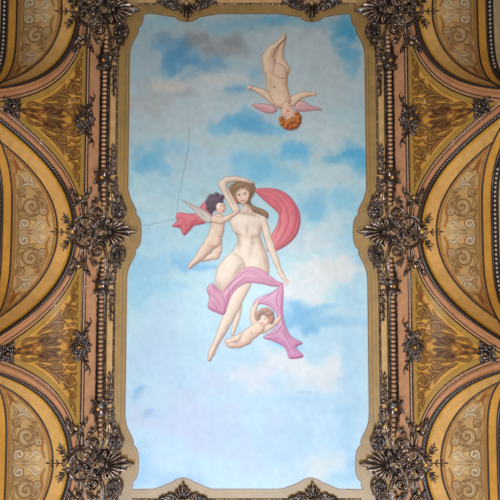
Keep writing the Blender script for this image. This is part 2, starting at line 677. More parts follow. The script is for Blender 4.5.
mott = fbm(H_, W_, 90, 6, 5)
calm = np.interp(yy, [0, .5, .75, 1], [1, .8, .45, .3])[:, None, None]
sel = np.clip((mott - .50) * 5, 0, 1)[..., None] * .3 * calm
R.img[:] = R.img * (1 - sel) + rgb(204, 212, 218) * sel
for a in [
    # top: pale grey cloud torn open over slate blue
    (170, 110, 60, 50, (178, 190, 198), .6), (320, 70, 60, 60, (184, 194, 200), .75), (250, 40, 24, 20, (170, 184, 192), .5),
    (152, 24, 24, 9, (146, 186, 202), .7), (240, 24, 36, 9, (126, 170, 190), .75), (280, 19, 20, 6, (98, 164, 194), .85), (306, 22, 16, 6, (124, 174, 196), .6),
    (186, 40, 26, 9, (112, 158, 184), .8), (178, 52, 20, 15, (84, 146, 188), .95), (168, 64, 13, 9, (92, 154, 192), .9), (160, 48, 10, 7, (120, 170, 198), .7), (206, 66, 17, 9, (110, 158, 190), .85), (192, 78, 11, 6, (122, 166, 194), .75),
    (205, 40, 30, 10, (138, 142, 148), .85), (186, 30, 22, 6, (166, 176, 180), .7), (226, 48, 24, 7, (152, 156, 162), .75), (214, 54, 14, 5, (136, 140, 148), .6),
    (152, 98, 20, 14, (176, 176, 176), .7), (172, 84, 26, 7, (196, 194, 188), .85), (186, 92, 14, 5, (160, 164, 170), .7), (226, 80, 24, 9, (200, 202, 204), .85), (210, 92, 20, 6, (190, 198, 204), .7), (240, 89, 14, 4, (112, 166, 202), .8),
    (344, 30, 12, 20, (70, 154, 194), .95), (348, 56, 9, 13, (88, 164, 200), .85), (336, 22, 14, 7, (84, 160, 194), .8), (352, 66, 7, 12, (104, 168, 200), .6), (340, 40, 6, 5, (170, 192, 204), .6), (352, 46, 5, 4, (176, 196, 206), .6),
    (258, 62, 8, 22, (160, 180, 192), .5), (252, 72, 6, 10, (128, 180, 208), .7), (142, 60, 12, 26, (156, 178, 190), .6),
    # middle band
    (232, 122, 18, 9, (110, 178, 216), .9), (254, 126, 20, 9, (94, 166, 210), .95), (246, 112, 12, 7, (116, 176, 210), .85), (270, 130, 18, 6, (116, 180, 214), .8), (222, 130, 12, 5, (132, 186, 216), .7), (262, 108, 14, 6, (200, 210, 216), .7),
    (214, 106, 30, 11, (186, 202, 212), .75), (296, 152, 18, 9, (98, 178, 220), .95), (286, 146, 11, 6, (110, 182, 220), .8), (304, 160, 14, 5, (120, 188, 224), .8), (290, 160, 14, 5, (116, 186, 222), .7),
    (352, 152, 17, 14, (78, 168, 214), .95), (358, 164, 12, 10, (84, 170, 214), .85), (346, 142, 12, 6, (100, 178, 216), .8), (326, 132, 34, 14, (186, 204, 212), .85), (330, 168, 24, 10, (190, 208, 216), .7),
    (150, 156, 20, 15, (114, 182, 218), .9), (164, 168, 14, 8, (130, 190, 222), .8), (140, 164, 9, 12, (110, 180, 218), .8), (180, 148, 18, 7, (140, 192, 220), .7), (136, 196, 10, 18, (176, 212, 226), .8), (148, 200, 18, 10, (188, 214, 226), .7),
    (170, 186, 30, 12, (164, 204, 224), .7), (206, 158, 26, 14, (168, 202, 222), .6), (250, 160, 24, 9, (124, 188, 222), .85), (264, 170, 18, 9, (112, 182, 220), .85), (238, 172, 14, 6, (130, 190, 222), .7), (284, 178, 12, 8, (126, 188, 220), .7),
    (320, 184, 26, 12, (192, 212, 220), .75), (346, 196, 12, 16, (134, 194, 224), .75), (312, 206, 13, 18, (120, 182, 218), .8), (322, 196, 8, 8, (140, 192, 220), .7), (342, 216, 14, 8, (182, 208, 222), .7),
    (318, 240, 26, 15, (202, 216, 224), .85), (334, 226, 14, 9, (190, 210, 222), .7), (302, 228, 6, 22, (170, 198, 216), .5), (354, 236, 10, 15, (156, 202, 226), .6), (160, 236, 30, 12, (168, 208, 230), .7), (152, 222, 16, 7, (186, 214, 230), .6),
    (184, 258, 20, 8, (142, 196, 228), .75),
    # lower half: pale and bright
    (150, 284, 20, 20, (150, 204, 232), .85), (160, 268, 18, 9, (150, 200, 230), .75), (192, 266, 14, 6, (124, 186, 226), .85), (206, 268, 10, 4, (120, 184, 226), .8), (180, 284, 14, 6, (146, 200, 232), .6),
    (318, 276, 34, 17, (220, 224, 228), .9), (340, 268, 18, 11, (212, 216, 220), .8), (300, 296, 16, 9, (216, 222, 230), .8), (352, 300, 12, 20, (164, 206, 230), .7), (356, 262, 7, 10, (150, 200, 228), .7),
    (306, 312, 22, 8, (126, 186, 224), .9), (300, 322, 14, 10, (112, 174, 218), .9), (320, 324, 20, 6, (132, 186, 222), .85), (344, 324, 20, 7, (146, 194, 226), .8), (310, 332, 10, 6, (110, 172, 216), .85), (326, 306, 14, 3, (140, 192, 224), .8),
    (332, 344, 30, 10, (176, 210, 232), .8), (294, 366, 26, 14, (222, 225, 230), .9), (272, 358, 14, 10, (216, 220, 228), .7), (258, 374, 26, 14, (214, 218, 230), .8), (326, 372, 20, 14, (218, 221, 228), .85), (308, 384, 26, 8, (214, 220, 228), .7), (342, 384, 12, 7, (206, 216, 228), .6),
    (296, 398, 20, 5, (170, 206, 236), .8), (316, 404, 30, 9, (176, 208, 234), .7), (290, 344, 12, 7, (130, 186, 226), .8), (140, 389, 6, 4, (118, 178, 224), .85), (150, 414, 7, 4, (110, 170, 220), .85), (158, 417, 4, 2, (110, 170, 220), .6), (136, 394, 4, 6, (130, 186, 226), .6),
    (138, 416, 8, 14, (190, 208, 230), .6), (200, 416, 54, 44, (194, 206, 232), .8), (160, 350, 34, 44, (178, 204, 232), .7), (240, 440, 54, 34, (186, 204, 232), .75), (168, 478, 34, 9, (156, 196, 232), .7), (140, 466, 10, 16, (156, 198, 232), .7),
    (328, 462, 22, 11, (204, 216, 220), .75), (318, 472, 16, 7, (212, 216, 216), .6), (354, 470, 9, 18, (150, 196, 222), .7), (340, 478, 12, 6, (160, 204, 226), .7), (300, 440, 34, 20, (172, 206, 232), .7), (350, 420, 14, 40, (160, 202, 230), .7),
    (350, 360, 12, 24, (166, 206, 232), .7), (240, 340, 18, 18, (168, 204, 234), .7)]:
    sky(*a, pw=3.2)
br = fbm(H_, W_, 14, 4, 9)
R.img[:] = np.clip(R.img * (1 + (br[..., None] - .5) * .09 * (.4 + .6 * calm)), 0, 1)
# the little painted bird strokes under the lower cloud and two hairline cracks of the canvas
for px in (297, 301, 308):
    R.stroke(FP([(px, 393), (px + 3, 391.5)]), .35, rgb(150, 165, 190), .7)
CRACK = rgb(92, 104, 116)
for P in ([(189, 127), (188, 150), (183, 176), (178, 200)], [(143, 226), (158, 223), (176, 219)], [(178, 200), (177, 212)]):
    R.stroke(cr(FP(P), 6), .22, CRACK, .6, .35)

SK = (rgb(122, 86, 76), rgb(200, 164, 146), rgb(230, 208, 192))       # skin in the picture: shade, half-tone, light
SKW = (rgb(124, 100, 92), rgb(200, 176, 160), rgb(230, 214, 200))
EDG = rgb(120, 84, 74)
RED = (rgb(128, 38, 66), rgb(192, 82, 102), rgb(222, 126, 136))
MAU = (rgb(118, 46, 96), rgb(180, 96, 142), rgb(212, 156, 186))
# labels of the figures in the picture
L_SCARF, L_WOMAN, L_WHAIR, L_DRAPE, L_WING, L_CH, L_CHAIR, L_BCH, L_BHAIR, L_TW, L_TCH, L_THAIR, L_FLY = range(1, 14)


def folds(lines, mask, dark, light, w=.8, a=.5):
    for i, P in enumerate(lines):
        P = cr(FP(P), 7)
        t = np.sin(np.linspace(.15, pi - .15, len(P)))
        R.stroke(P, w * t, dark, a, .8, mask)
        R.stroke(P + [.9, .5], w * .8 * t, light, a * .9, .8, mask)


def eyes(pts, r, col, a=.9):
    for x, y in pts:
        X, Y = F(x, y)
        R.spot(float(X), float(Y), r, r * .62, col, a)


# --- the scarf that flies out behind the woman, both ends
P = cr(FP([(254, 190), (260, 188.4), (266, 188.2), (277, 189.4), (288, 195), (296.6, 206), (300.4, 218.5), (297.6, 233), (289.6, 243), (279, 249.8), (272, 252), (267, 250),
           (270, 240), (272.6, 233), (277.6, 223), (278.2, 213.6), (270.4, 206), (260.8, 197.4)]), 6, True)
m = R.body([(P,)], 9, RED, L_SCARF, rgb(120, 40, 66))
folds([[(258, 190.5), (272, 194), (284, 203), (288, 214)], [(260, 192), (274, 200), (281, 208), (280, 216)], [(290, 198), (297, 212), (294, 230), (284, 244)],
       [(286, 206), (289, 220), (284, 234), (276, 246)], [(281, 214), (280, 226), (275, 238)], [(264, 190), (280, 193), (291, 204)]], m, rgb(150, 44, 72), rgb(226, 136, 144), 1.0, .6)
P = cr(FP([(211, 199), (206, 201), (200.5, 206), (197, 213), (188, 213.6), (178, 212.8), (176, 217), (177, 221), (172.5, 226.4), (180, 228.4), (184, 235.6), (189.4, 231), (195, 225.6),
           (203, 224), (212, 218)]), 5, True)
m = R.body([(P,)], 7, RED, L_SCARF, rgb(130, 50, 72))
folds([[(180, 216), (186, 222), (186, 232)], [(192, 214), (196, 219), (190, 228)], [(203, 205), (200, 214), (196, 224)], [(208, 202), (205, 212)]], m, rgb(160, 52, 74), rgb(228, 146, 148), .8, .6)

# --- wings of the dark-haired cherub
WG = (rgb(128, 112, 112), rgb(186, 174, 168), rgb(222, 214, 206))
P = cr(FP([(182.2, 199.8), (190, 203.4), (198, 207), (206, 211.6), (212, 217), (211, 222.6), (205, 222), (199, 217), (193, 210)]), 6, True)
m = R.body([(P,)], 5, WG, L_WING, rgb(110, 96, 96))
folds([[(186, 202), (198, 210), (209, 219)], [(194, 208), (202, 215), (208, 221)], [(190, 204), (202, 210), (211, 217)]], m, rgb(120, 104, 106), rgb(226, 220, 212), .5, .6)
P = cr(FP([(199, 190), (206, 189), (212, 192), (214, 198), (208, 199), (202, 196)]), 6, True)
R.poly(P, rgb(160, 186, 190), .55, 1.4)

# --- the woman: second foot, legs, torso, arms
R.body([(FP([(238, 306), (236.5, 318), (234.5, 327), (232.4, 334)]), [4.2, 3.6, 2.2, 1.6])], 3.4, SKW, L_WOMAN, EDG)
R.body([(FP([(243, 284), (238.5, 294), (233.5, 306)]), [8, 7.2, 6.4]), (FP([(233.5, 306), (228, 318), (221, 333), (214.6, 346)]), [6.4, 5.8, 4.2, 2.7]),
        (FP([(214.6, 346), (211.6, 353), (209.6, 359)]), [2.9, 3.3, 1.9])], 6.2, SKW, L_WOMAN, EDG)
R.stroke(FP([(213, 350.6), (212.4, 353)]), .3, EDG, .4)
R.stroke(FP([(208.4, 360.2), (211, 361)]), .35, EDG, .5)
# torso with the near thigh
tor = cr(FP([(236, 212), (243, 209.6), (250, 210), (257, 213), (263, 216.4), (264.2, 222), (261.4, 229), (260.6, 236), (262.6, 243), (266.4, 252), (268.8, 262), (268.4, 274),
             (258, 278), (248, 280), (238, 280), (231, 270), (229, 258), (233, 250), (237.2, 243), (236.6, 236), (232.2, 229), (229.8, 221), (231.8, 215)]), 6, True)
mt = R.body([(tor,)], 15, SKW, L_WOMAN, EDG)


def model(mask, items):
    mask = mask.astype(float)
    for px, py, rx, ry, col, a, rot in items:
        x, y = F(px, py)
        R.spot(float(x), float(y), rx, ry, rgb(*col), a, rot, mask)


SHD, LGT = (148, 118, 106), (236, 222, 208)
model(mt, [(240, 222, 8, 6, LGT, .5, 0), (256, 222, 7, 6, LGT, .45, 0), (240.5, 229.5, 5, 4, LGT, .6, 0), (254.5, 231, 5, 4, LGT, .6, 0), (237, 234, 5.4, 1.5, SHD, .5, .35), (255, 236.4, 6, 1.5, SHD, .45, -.1),
           (247.2, 230, 1.3, 6, SHD, .4, .1), (251, 246, 1.4, 12, SHD, .32, .08), (244, 246, 5, 9, LGT, .45, .1), (257, 250, 5, 9, LGT, .5, -.1), (250, 262, 9, 6, LGT, .55, 0), (247, 270, 10, 3, SHD, .35, 0),
           (238.4, 241, 2.4, 8, SHD, .5, -.15), (261, 243, 1.8, 9, SHD, .5, -.2), (266, 262, 2.2, 11, SHD, .45, -.1), (246, 213.6, 7, 1.3, SHD, .5, .1), (253, 215.4, 5, 1.0, SHD, .4, .25)])
thi = cr(FP([(240, 256), (234, 252.6), (229, 254.4), (223.6, 259.6), (217.8, 268), (215.6, 280), (218, 289), (224, 292.4), (231, 288), (239, 279), (245, 271), (244.6, 263)]), 6, True)
mth = R.body([(thi,)], 11, (rgb(146, 116, 104), SKW[1], SKW[2]), L_WOMAN, None, .9)
model(mth, [(227, 268, 5, 11, LGT, .6, .45), (238, 256, 6, 5, (226, 208, 192), .75, .5), (238, 270, 2.2, 8, SHD, .55, .6), (219.6, 286, 4, 5, SHD, .4, 0), (221, 279, 3, 5, LGT, .4, 0)])
R.stroke(cr(FP([(243.4, 270), (244.4, 264.6), (241.4, 259), (236, 254.6)]), 6), .4, rgb(150, 116, 102), .5, .7)
R.stroke(cr(FP([(229.6, 254), (223.6, 259.6), (217.8, 268), (215.6, 280), (218, 289)]), 6), .35, EDG, .4, .5)
x, y = F(253.4, 243)
R.spot(float(x), float(y), .8, 1.1, rgb(140, 96, 82), .75)
# hanging arm
R.body([(FP([(262.4, 219.6), (266.2, 232), (270, 245)]), [4.2, 3.9, 3.5]), (FP([(270, 245), (275, 258), (280.2, 272)]), [3.6, 3.2, 1.9]), (FP([(280.2, 272), (283, 277), (285.4, 280)]), [2.1, 2.4, 1.4])], 4, SKW, L_WOMAN, EDG)
for tip in ((288.8, 281.4), (287.8, 284.2), (285.4, 285.6), (282.6, 284)):
    R.body([(FP([(284, 277.6), ((284 + tip[0]) / 2 + .7, (277.6 + tip[1]) / 2), tip]), [.9, .75, .5])], .9, SKW, L_WOMAN, None, .35)
R.stroke(cr(FP([(261.6, 222), (262.6, 230), (264.6, 240), (267, 247)]), 6), .4, rgb(140, 106, 94), .55, .6)
model(R.lab == L_WOMAN, [(259.4, 220, 2.6, 4, (222, 204, 190), .8, 0)])
# neck and head
neck = cr(FP([(241, 201), (248.6, 199), (249.6, 205), (252, 209.4), (257, 212.4), (247, 215), (238, 212.4), (241.4, 209.4), (241.8, 205)]), 6, True)
mn = R.body([(neck,)], 14, (rgb(186, 160, 144), rgb(204, 180, 164), rgb(222, 204, 190)), L_WOMAN, None, .8)
model(mn, [(243, 205.4, 3.4, 2.0, (158, 122, 106), .6, -.2), (248.4, 206, 1.0, 4, (168, 134, 118), .5, .2)])
HR = (rgb(62, 42, 34), rgb(116, 84, 62), rgb(164, 130, 96))
hair = cr(FP([(228.4, 190), (231, 185), (237, 181), (245, 179), (252, 182), (255.4, 188), (254, 195), (250.6, 200), (252.4, 205), (258, 207.6), (264, 210), (268.4, 214), (267.6, 218.6), (263.4, 216),
                (258, 213.6), (252.4, 211), (248, 204), (239, 204), (233.4, 202), (229.6, 196)]), 6, True)
mh = R.body([(hair,)], 5.5, HR, L_WHAIR, rgb(84, 58, 46))
folds([[(231, 192), (238, 184), (248, 182)], [(234, 196), (238, 189), (246, 185)], [(248, 184), (253, 190), (250, 198)], [(251, 203), (258, 209), (266, 214)], [(252, 206), (259, 211), (265, 216)],
       [(244, 182), (250, 187), (251, 194)], [(232, 198), (234, 191), (240, 186)], [(240, 181), (234, 186), (231, 190)], [(250, 197), (253, 192), (252, 186)]], mh, rgb(64, 42, 32), rgb(184, 150, 112), .7, .7)
face = cr(FP([(236.4, 193), (238.2, 189.6), (242.4, 188), (246.8, 189), (249, 193.4), (248.6, 198.6), (246, 202.6), (242.8, 204.2), (239.4, 202.4), (237, 198.4)]), 6, True)
mf = R.body([(face,)], 4.2, (rgb(160, 112, 98), rgb(216, 182, 164), rgb(232, 212, 196)), L_WOMAN, None)
eyes([(238.9, 195.2), (244.9, 194.2)], 1.2, rgb(58, 42, 42), 1)
R.stroke(FP([(237.8, 193.6), (240.2, 193.4)]), .3, rgb(110, 76, 62), .6)
R.stroke(FP([(243.4, 192.6), (246.6, 192.6)]), .3, rgb(110, 76, 62), .6)
R.stroke(FP([(241.6, 194.4), (241, 198.2), (242.2, 198.7)]), .32, rgb(170, 116, 100), .6)
R.stroke(FP([(240.4, 201), (242, 201.3), (244, 200.5)]), .45, rgb(170, 66, 70), .95)
for p in ((239, 198.6), (245.6, 197.8)):
    x, y = F(*p)
    R.spot(float(x), float(y), 1.5, 1.2, rgb(224, 150, 140), .4)
for q_ in ((238.6, 190.4, .9), (242.6, 188.6, .3), (247, 189.6, -.7)):
    x, y = F(q_[0], q_[1])
    R.spot(float(x), float(y), 2.2, 1.1, rgb(122, 90, 68), .7, -q_[2])
x, y = F(236.4, 202)
R.spot(float(x), float(y), 1.6, 3.2, rgb(176, 72, 84), .6)
x, y = F(248.6, 204.6)
R.spot(float(x), float(y), 1.4, 2.6, rgb(120, 84, 70), .5)
# raised arm
R.body([(FP([(236, 210), (229.6, 199), (222, 184.4)]), [4.2, 4.0, 3.7]), (FP([(222, 184.4), (226, 180.2), (235, 178.6), (244, 180)]), [3.8, 3.3, 2.7, 1.9]), (FP([(244, 180), (248.6, 181.6), (254, 183.2)]), [1.9, 1.7, .7])], 4, SKW, L_WOMAN, EDG)
R.stroke(cr(FP([(234, 205), (229, 196), (226, 188), (231, 183)]), 6), .45, rgb(146, 112, 100), .5, .6)

# --- drapery round her hips and falling from her hand
drp = cr(FP([(207, 289), (212, 283), (217, 288), (222.4, 291), (229, 284), (236, 276), (243, 269), (252, 267), (262, 270), (270, 276), (277, 281), (282.4, 283), (281, 286.4), (272, 286.4), (262, 284),
             (248, 283), (239, 287), (232, 295), (228, 305), (224, 314.6), (216, 312.4), (208, 307.6), (209.4, 298)]), 6, True)
md = R.body([(drp,)], 6, MAU, L_DRAPE, rgb(122, 50, 100))
folds([[(212, 287), (222, 294), (226, 304)], [(210, 294), (218, 300), (222, 311)], [(211, 302), (217, 306), (220, 312)], [(224, 292), (234, 281), (246, 272)], [(228, 296), (238, 284), (250, 276)],
       [(246, 270), (258, 276), (276, 283)], [(250, 278), (262, 280), (277, 284)], [(230, 288), (229, 298), (225, 308)], [(240, 274), (250, 271), (262, 275)]], md, rgb(136, 52, 104), rgb(224, 178, 204), .9, .65)
fall = cr(FP([(282, 284), (283.4, 292), (283, 304), (283.6, 318), (286, 327), (292, 337), (302.6, 343), (296, 347.4), (303.4, 356.4), (290, 358.6), (287, 352), (283, 346), (273, 341), (263, 337.4),
               (272, 331), (278, 322), (274, 310), (262, 304), (253.4, 307), (254.4, 300.6), (262, 296), (272.6, 292)]), 5, True)
mfa = R.body([(fall,)], 5.5, (MAU[0], rgb(186, 112, 158), rgb(208, 162, 196)), L_DRAPE, rgb(130, 56, 104))
folds([[(281, 287), (277, 298), (279, 312)], [(280, 288), (268, 296), (258, 303)], [(283, 296), (281.6, 312), (285, 326)], [(280, 326), (288, 340), (297, 354)], [(272, 337), (284, 342), (292, 355)],
       [(284, 330), (292, 340), (300, 344)], [(266, 336), (276, 333), (282, 326)]], mfa, rgb(142, 54, 104), rgb(222, 180, 208), .8, .65)

# --- the cherub with dark hair at her shoulder
R.body([(FP([(216.6, 242), (217, 250), (215.4, 255.4)]), [5.8, 5.2, 4.0]), (FP([(215.4, 255.4), (208, 258), (201.6, 260.4)]), [3.6, 2.8, 1.6])], 4, SK, L_CH, EDG)
mc = R.body([(FP([(218.4, 220), (217, 230), (213.6, 241)]), [6.6, 7.0, 7.4]), (FP([(211.6, 242), (206, 248.6), (201.6, 255)]), [6.4, 5.8, 4.3]), (FP([(201.6, 255), (195.6, 261), (191, 265)]), [4.0, 3.3, 2.0]),
             (FP([(191, 265), (189.6, 267.6)]), [1.8, 1.5])], 5.6, SK, L_CH, EDG, .45, 2.2)
x, y = F(219.6, 236.6)
R.spot(float(x), float(y), .7, .8, rgb(136, 92, 80), .7)
for a in [(212, 246, 4, 1.2, .5), (217.6, 246, 1.2, 3, .5), (213.4, 222, 1.4, 6, .4)]:
    x, y = F(a[0], a[1])
    R.spot(float(x), float(y), a[2], a[3], rgb(170, 122, 104), a[4], .2, mc)
R.body([(FP([(214.6, 219), (220.6, 221), (227, 218.4)]), [3.8, 3.2, 2.6]), (FP([(227, 218.4), (233, 214.6), (238.6, 211.4)]), [2.6, 2.1, 1.4])], 3, SK, L_CH, EDG)
CHH = (rgb(34, 24, 40), rgb(62, 46, 66), rgb(104, 84, 104))
ch = [(FP([(214, 203), (216, 202.6)]), [7.4, 7.2])] + [(FP([p, p]), [r, r]) for p, r in (((208.4, 208), 2.4), ((208, 202), 2.6), ((211, 197), 2.6), ((216.6, 195), 2.6), ((222, 197), 2.4), ((211, 211), 2.4))]
R.body([(FP([(219, 206.6), (220.4, 207.6)]), [6.1, 5.6])], 5, (rgb(170, 112, 100), rgb(222, 182, 164), rgb(240, 216, 200)), L_CH, EDG)
mk = R.body(ch, 5, CHH, L_CHAIR, None, .8, 2.6)
R.body([(FP([(220.4, 207), (221, 209.6)]), [4.3, 3.9])], 4, (rgb(176, 116, 104), rgb(224, 184, 166), rgb(240, 216, 200)), L_CH, None)
eyes([(221.2, 205.8), (224.2, 205.4)], .8, rgb(58, 42, 48))
R.stroke(FP([(222.8, 206.6), (223.8, 208.4)]), .3, rgb(170, 110, 96), .6)
R.stroke(FP([(221.4, 211), (223.6, 210.6)]), .4, rgb(176, 66, 66), .85)
x, y = F(219.4, 209.6)
R.spot(float(x), float(y), 1.5, 1.3, rgb(222, 128, 116), .5)
for p in ((214, 199), (218, 197.6), (212, 204)):
    x, y = F(*p)
    R.spot(float(x), float(y), 1.6, .8, rgb(112, 92, 116), .5, .6)

# --- the cherub clutching the drapery
R.body([(FP([(256, 325.6), (252.6, 318), (253.6, 310)]), [3.4, 3.0, 2.5]), (FP([(253.6, 310), (256, 305.6), (257.8, 301.6)]), [2.5, 2, 1.3])], 3, SK, L_BCH, EDG)
R.body([(FP([(262.6, 330), (270, 326.6), (276.4, 321)]), [3.6, 3.0, 2.4]), (FP([(276.4, 321), (280, 317.6)]), [2.2, 1.6])], 3, SK, L_BCH, EDG)
R.body([(FP([(244, 336.6), (236, 339.6), (229, 342)]), [5.0, 4.2, 3.0]), (FP([(229, 342), (226, 341)]), [2.6, 1.4])], 4, SK, L_BCH, EDG)
mb_ = R.body([(FP([(258.6, 327.4), (251.6, 332.6), (245.6, 337)]), [6.0, 6.4, 6.0]), (FP([(246.6, 339.6), (239, 344), (231.6, 345)]), [5.0, 4.0, 2.8]), (FP([(231.6, 345), (227.4, 344.6)]), [2.4, 1.4])], 5.4, SK, L_BCH, EDG)
x, y = F(251.4, 333.4)
R.spot(float(x), float(y), .7, .7, rgb(136, 92, 80), .7)
R.stroke(FP([(243, 333), (240, 339), (234, 342)]), .45, rgb(128, 92, 96), .5)
x, y = F(237, 342.4)
R.spot(float(x), float(y), 4, 1.5, rgb(150, 110, 140), .5, -.3)
R.body([(FP([(262.6, 319), (263.6, 320)]), [6.2, 5.6])], 5, (rgb(176, 116, 104), rgb(226, 188, 170), rgb(242, 220, 204)), L_BCH, EDG)
bh = [(FP([p, p]), [r, r]) for p, r in (((258.4, 314.6), 2.8), ((262, 311.4), 3.0), ((266.6, 310.6), 3.2), ((270.6, 313), 3.0), ((272, 317.6), 2.8), ((271, 321.6), 2.4), ((257.6, 318.6), 2.0), ((268, 314), 3.0))]
R.body(bh, 4.5, (rgb(66, 42, 66), rgb(124, 86, 94), rgb(180, 132, 100)), L_BHAIR, None, .8, 3.0)
x, y = F(270, 318)
R.spot(float(x), float(y), 2.4, 3, rgb(206, 140, 76), .5)
eyes([(260.4, 318.6), (264.6, 318.8)], .8, rgb(70, 50, 60))
R.stroke(FP([(262.3, 319.6), (262, 321)]), .3, rgb(180, 116, 104), .6)
R.stroke(FP([(261, 323), (263.4, 323)]), .4, rgb(180, 66, 70), .85)

# --- the cherub diving head first
WP = (rgb(140, 82, 92), rgb(198, 144, 150), rgb(226, 184, 184))
P = cr(FP([(251, 105), (258, 104), (266, 104), (273, 106), (277, 110), (273, 113.4), (266, 113), (258, 109.6)]), 5, True)
m = R.body([(P,)], 4.6, WP, L_TW, rgb(126, 72, 84))
folds([[(255, 106), (264, 108), (272, 110)], [(258, 107.6), (266, 110.6), (272, 112)]], m, rgb(146, 82, 94), rgb(232, 194, 192), .5, .5)
P = cr(FP([(322.6, 109.8), (312, 106), (304, 101.6), (298, 101.4), (294.6, 105), (296, 110.4), (303, 111.6), (313, 110.6)]), 5, True)
m = R.body([(P,)], 4.6, WP, L_TW, rgb(126, 72, 84))
folds([[(318, 109), (308, 106.4), (299, 105)], [(312, 109.6), (304, 108.6), (298, 107.6)]], m, rgb(146, 82, 94), rgb(232, 194, 192), .5, .5)
SKT = (rgb(128, 84, 66), rgb(206, 166, 138), rgb(234, 208, 184))
R.body([(FP([(275.4, 101.6), (268, 96), (262.6, 92.4)]), [4.6, 3.8, 3.1]), (FP([(262.6, 92.4), (256, 89.6), (250.4, 87.6)]), [3.0, 2.5, 1.5])], 3, SKT, L_TCH, EDG)
R.body([(FP([(250.6, 87.6), (247.4, 86)]), [1.2, .7]), (FP([(250.6, 87.8), (247, 88.6)]), [1.1, .6])], 1.2, (SKT[0], rgb(206, 150, 130), SKT[2]), L_TCH, None)
R.body([(FP([(291.4, 102), (298, 97), (304, 94.6)]), [4.8, 3.8, 3.1]), (FP([(304, 94.6), (309, 94.4), (313, 94.2)]), [2.9, 2.3, 1.5])], 3, SKT, L_TCH, EDG)
R.body([(FP([(312.4, 94), (316, 93)]), [1.3, .7]), (FP([(312.4, 94.4), (315.6, 95.6)]), [1.1, .6])], 1.2, (SKT[0], rgb(206, 146, 130), SKT[2]), L_TCH, None)
R.body([(FP([(283, 70), (278.4, 60), (279.6, 50)]), [7.2, 5.6, 4.0]), (FP([(279.6, 50), (282.6, 44), (284.8, 38)]), [3.4, 2.6, 1.6])], 4.6, SKT, L_TCH, EDG)
mt2 = R.body([(FP([(276.6, 74), (276.6, 86), (281.6, 100)]), [11.0, 10.6, 9.2]), (FP([(270, 69), (267.8, 58), (272, 49)]), [7.2, 6.2, 4.4]), (FP([(272, 50), (278, 44), (283, 39.4)]), [3.8, 2.9, 1.8]),
              (FP([(283, 39.4), (284.8, 36), (285.4, 34)]), [1.9, 1.7, .8])], 7.4, SKT, L_TCH, EDG, .45, 2.6)
R.stroke(cr(FP([(271, 73), (276, 76), (282, 78.4), (288, 77)]), 6), .45, rgb(150, 102, 82), .6, .6)
R.stroke(cr(FP([(273, 72), (274.6, 64), (276.4, 56), (279, 49)]), 6), .5, rgb(146, 98, 80), .6, .6)
x, y = F(274.4, 87.4)
R.spot(float(x), float(y), .9, 1.0, rgb(140, 84, 66), .8)
x, y = F(270.4, 82)
R.spot(float(x), float(y), 2, 8, rgb(176, 132, 106), .4, 0, mt2)
R.body([(FP([(286, 106), (288, 112)]), [4.4, 5.4]), (FP([(287, 113), (289.4, 115)]), [6.0, 6.0])], 5, (rgb(160, 100, 80), rgb(218, 170, 144), rgb(238, 206, 182)), L_TCH, EDG)
th = [(FP([p, p]), [r, r]) for p, r in (((281.4, 119), 2.6), ((282.6, 123.6), 3.0), ((286.4, 126.6), 3.2), ((291, 127.4), 3.2), ((295.6, 126), 3.2), ((298.6, 122), 3.0), ((299.2, 117.4), 2.6), ((289, 123), 4.0), ((294, 121), 3.6), ((297, 113.8), 2.2))]
R.body(th, 5, (rgb(84, 38, 20), rgb(146, 74, 34), rgb(200, 120, 60)), L_THAIR, None, .8, 3.0)
for p in ((286, 124), (291, 125.6), (296, 122), (283, 121), (298, 117), (289, 121), (294, 126), (293.6, 119.6), (297, 125), (285, 127)):
    x, y = F(*p)
    R.spot(float(x), float(y), 1.6, .8, rgb(224, 148, 78), .55, .7)
    R.spot(float(x) + 1.2, float(y) + 1.2, 1.2, .6, rgb(90, 40, 20), .55, .7)
eyes([(285.6, 116.6), (291.6, 117.6)], .85, rgb(72, 44, 40))
R.stroke(FP([(288.4, 116), (287.6, 113.4)]), .32, rgb(176, 110, 90), .7)
R.stroke(FP([(286.4, 110.8), (289.4, 111.4)]), .45, rgb(176, 60, 56), .85)
for p in ((284.4, 113.6), (291.4, 114.4)):
    x, y = F(*p)
    R.spot(float(x), float(y), 1.5, 1.2, rgb(222, 124, 104), .5)

# --- painted border outside the canvas: olive gold with a red-brown line and ruled lines
ins = R.dpoly(OUT, *np.meshgrid(R.xs[::2], R.ys[::2]))
full = np.repeat(np.repeat(ins, 2, 0), 2, 1)[:H_, :W_]
full = blur(full, 1)
cov = np.clip(.5 + full / .9, 0, 1)[..., None]
bn = fbm(H_, W_, 30, 5, 21)[..., None]
oliv = rgb(154, 118, 50) * (.86 + .28 * bn)
R.img[:] = R.img * (1 - cov) + oliv * cov
R.lab[full > 0] = 0
for off, w, col, a in ((.5, .75, (104, 60, 24), .85), (1.9, .5, (196, 160, 96), .45), (3.2, .45, (112, 84, 36), .5)):
    e = np.clip(1.2 - np.abs(full - off) / w, 0, 1)[..., None] * a
    R.img[:] = R.img * (1 - e) + rgb(*col) * e
for s in (-1, 1):
    for x, w, col, a in ((124.6, .5, (112, 84, 36), .6), (125.8, .6, (190, 154, 88), .5), (129.4, .5, (186, 150, 90), .6)):
        e = np.clip(1.2 - np.abs(R.xs[None, :, None] - s * x) / w, 0, 1) * a * (full[..., None] > 2.2)
        R.img[:] = R.img * (1 - e) + rgb(*col) * e
bn2 = fbm(H_, W_, 16, 4, 77)[..., None]
R.img[:] = np.where(R.lab[..., None] > 0, R.img * (1 + (bn2 - .5) * .1), R.img)
for ch in range(3):
    R.img[..., ch] = .35 * R.img[..., ch] + .65 * blur(R.img[..., ch], 1)
R.img[:] = np.clip(R.img, 0, 1)

painting = empty('ceiling_painting', 0, 0, 0, 'large ceiling canvas of figures floating in a cloudy blue sky', 'painting')
inv = painting.location.copy()


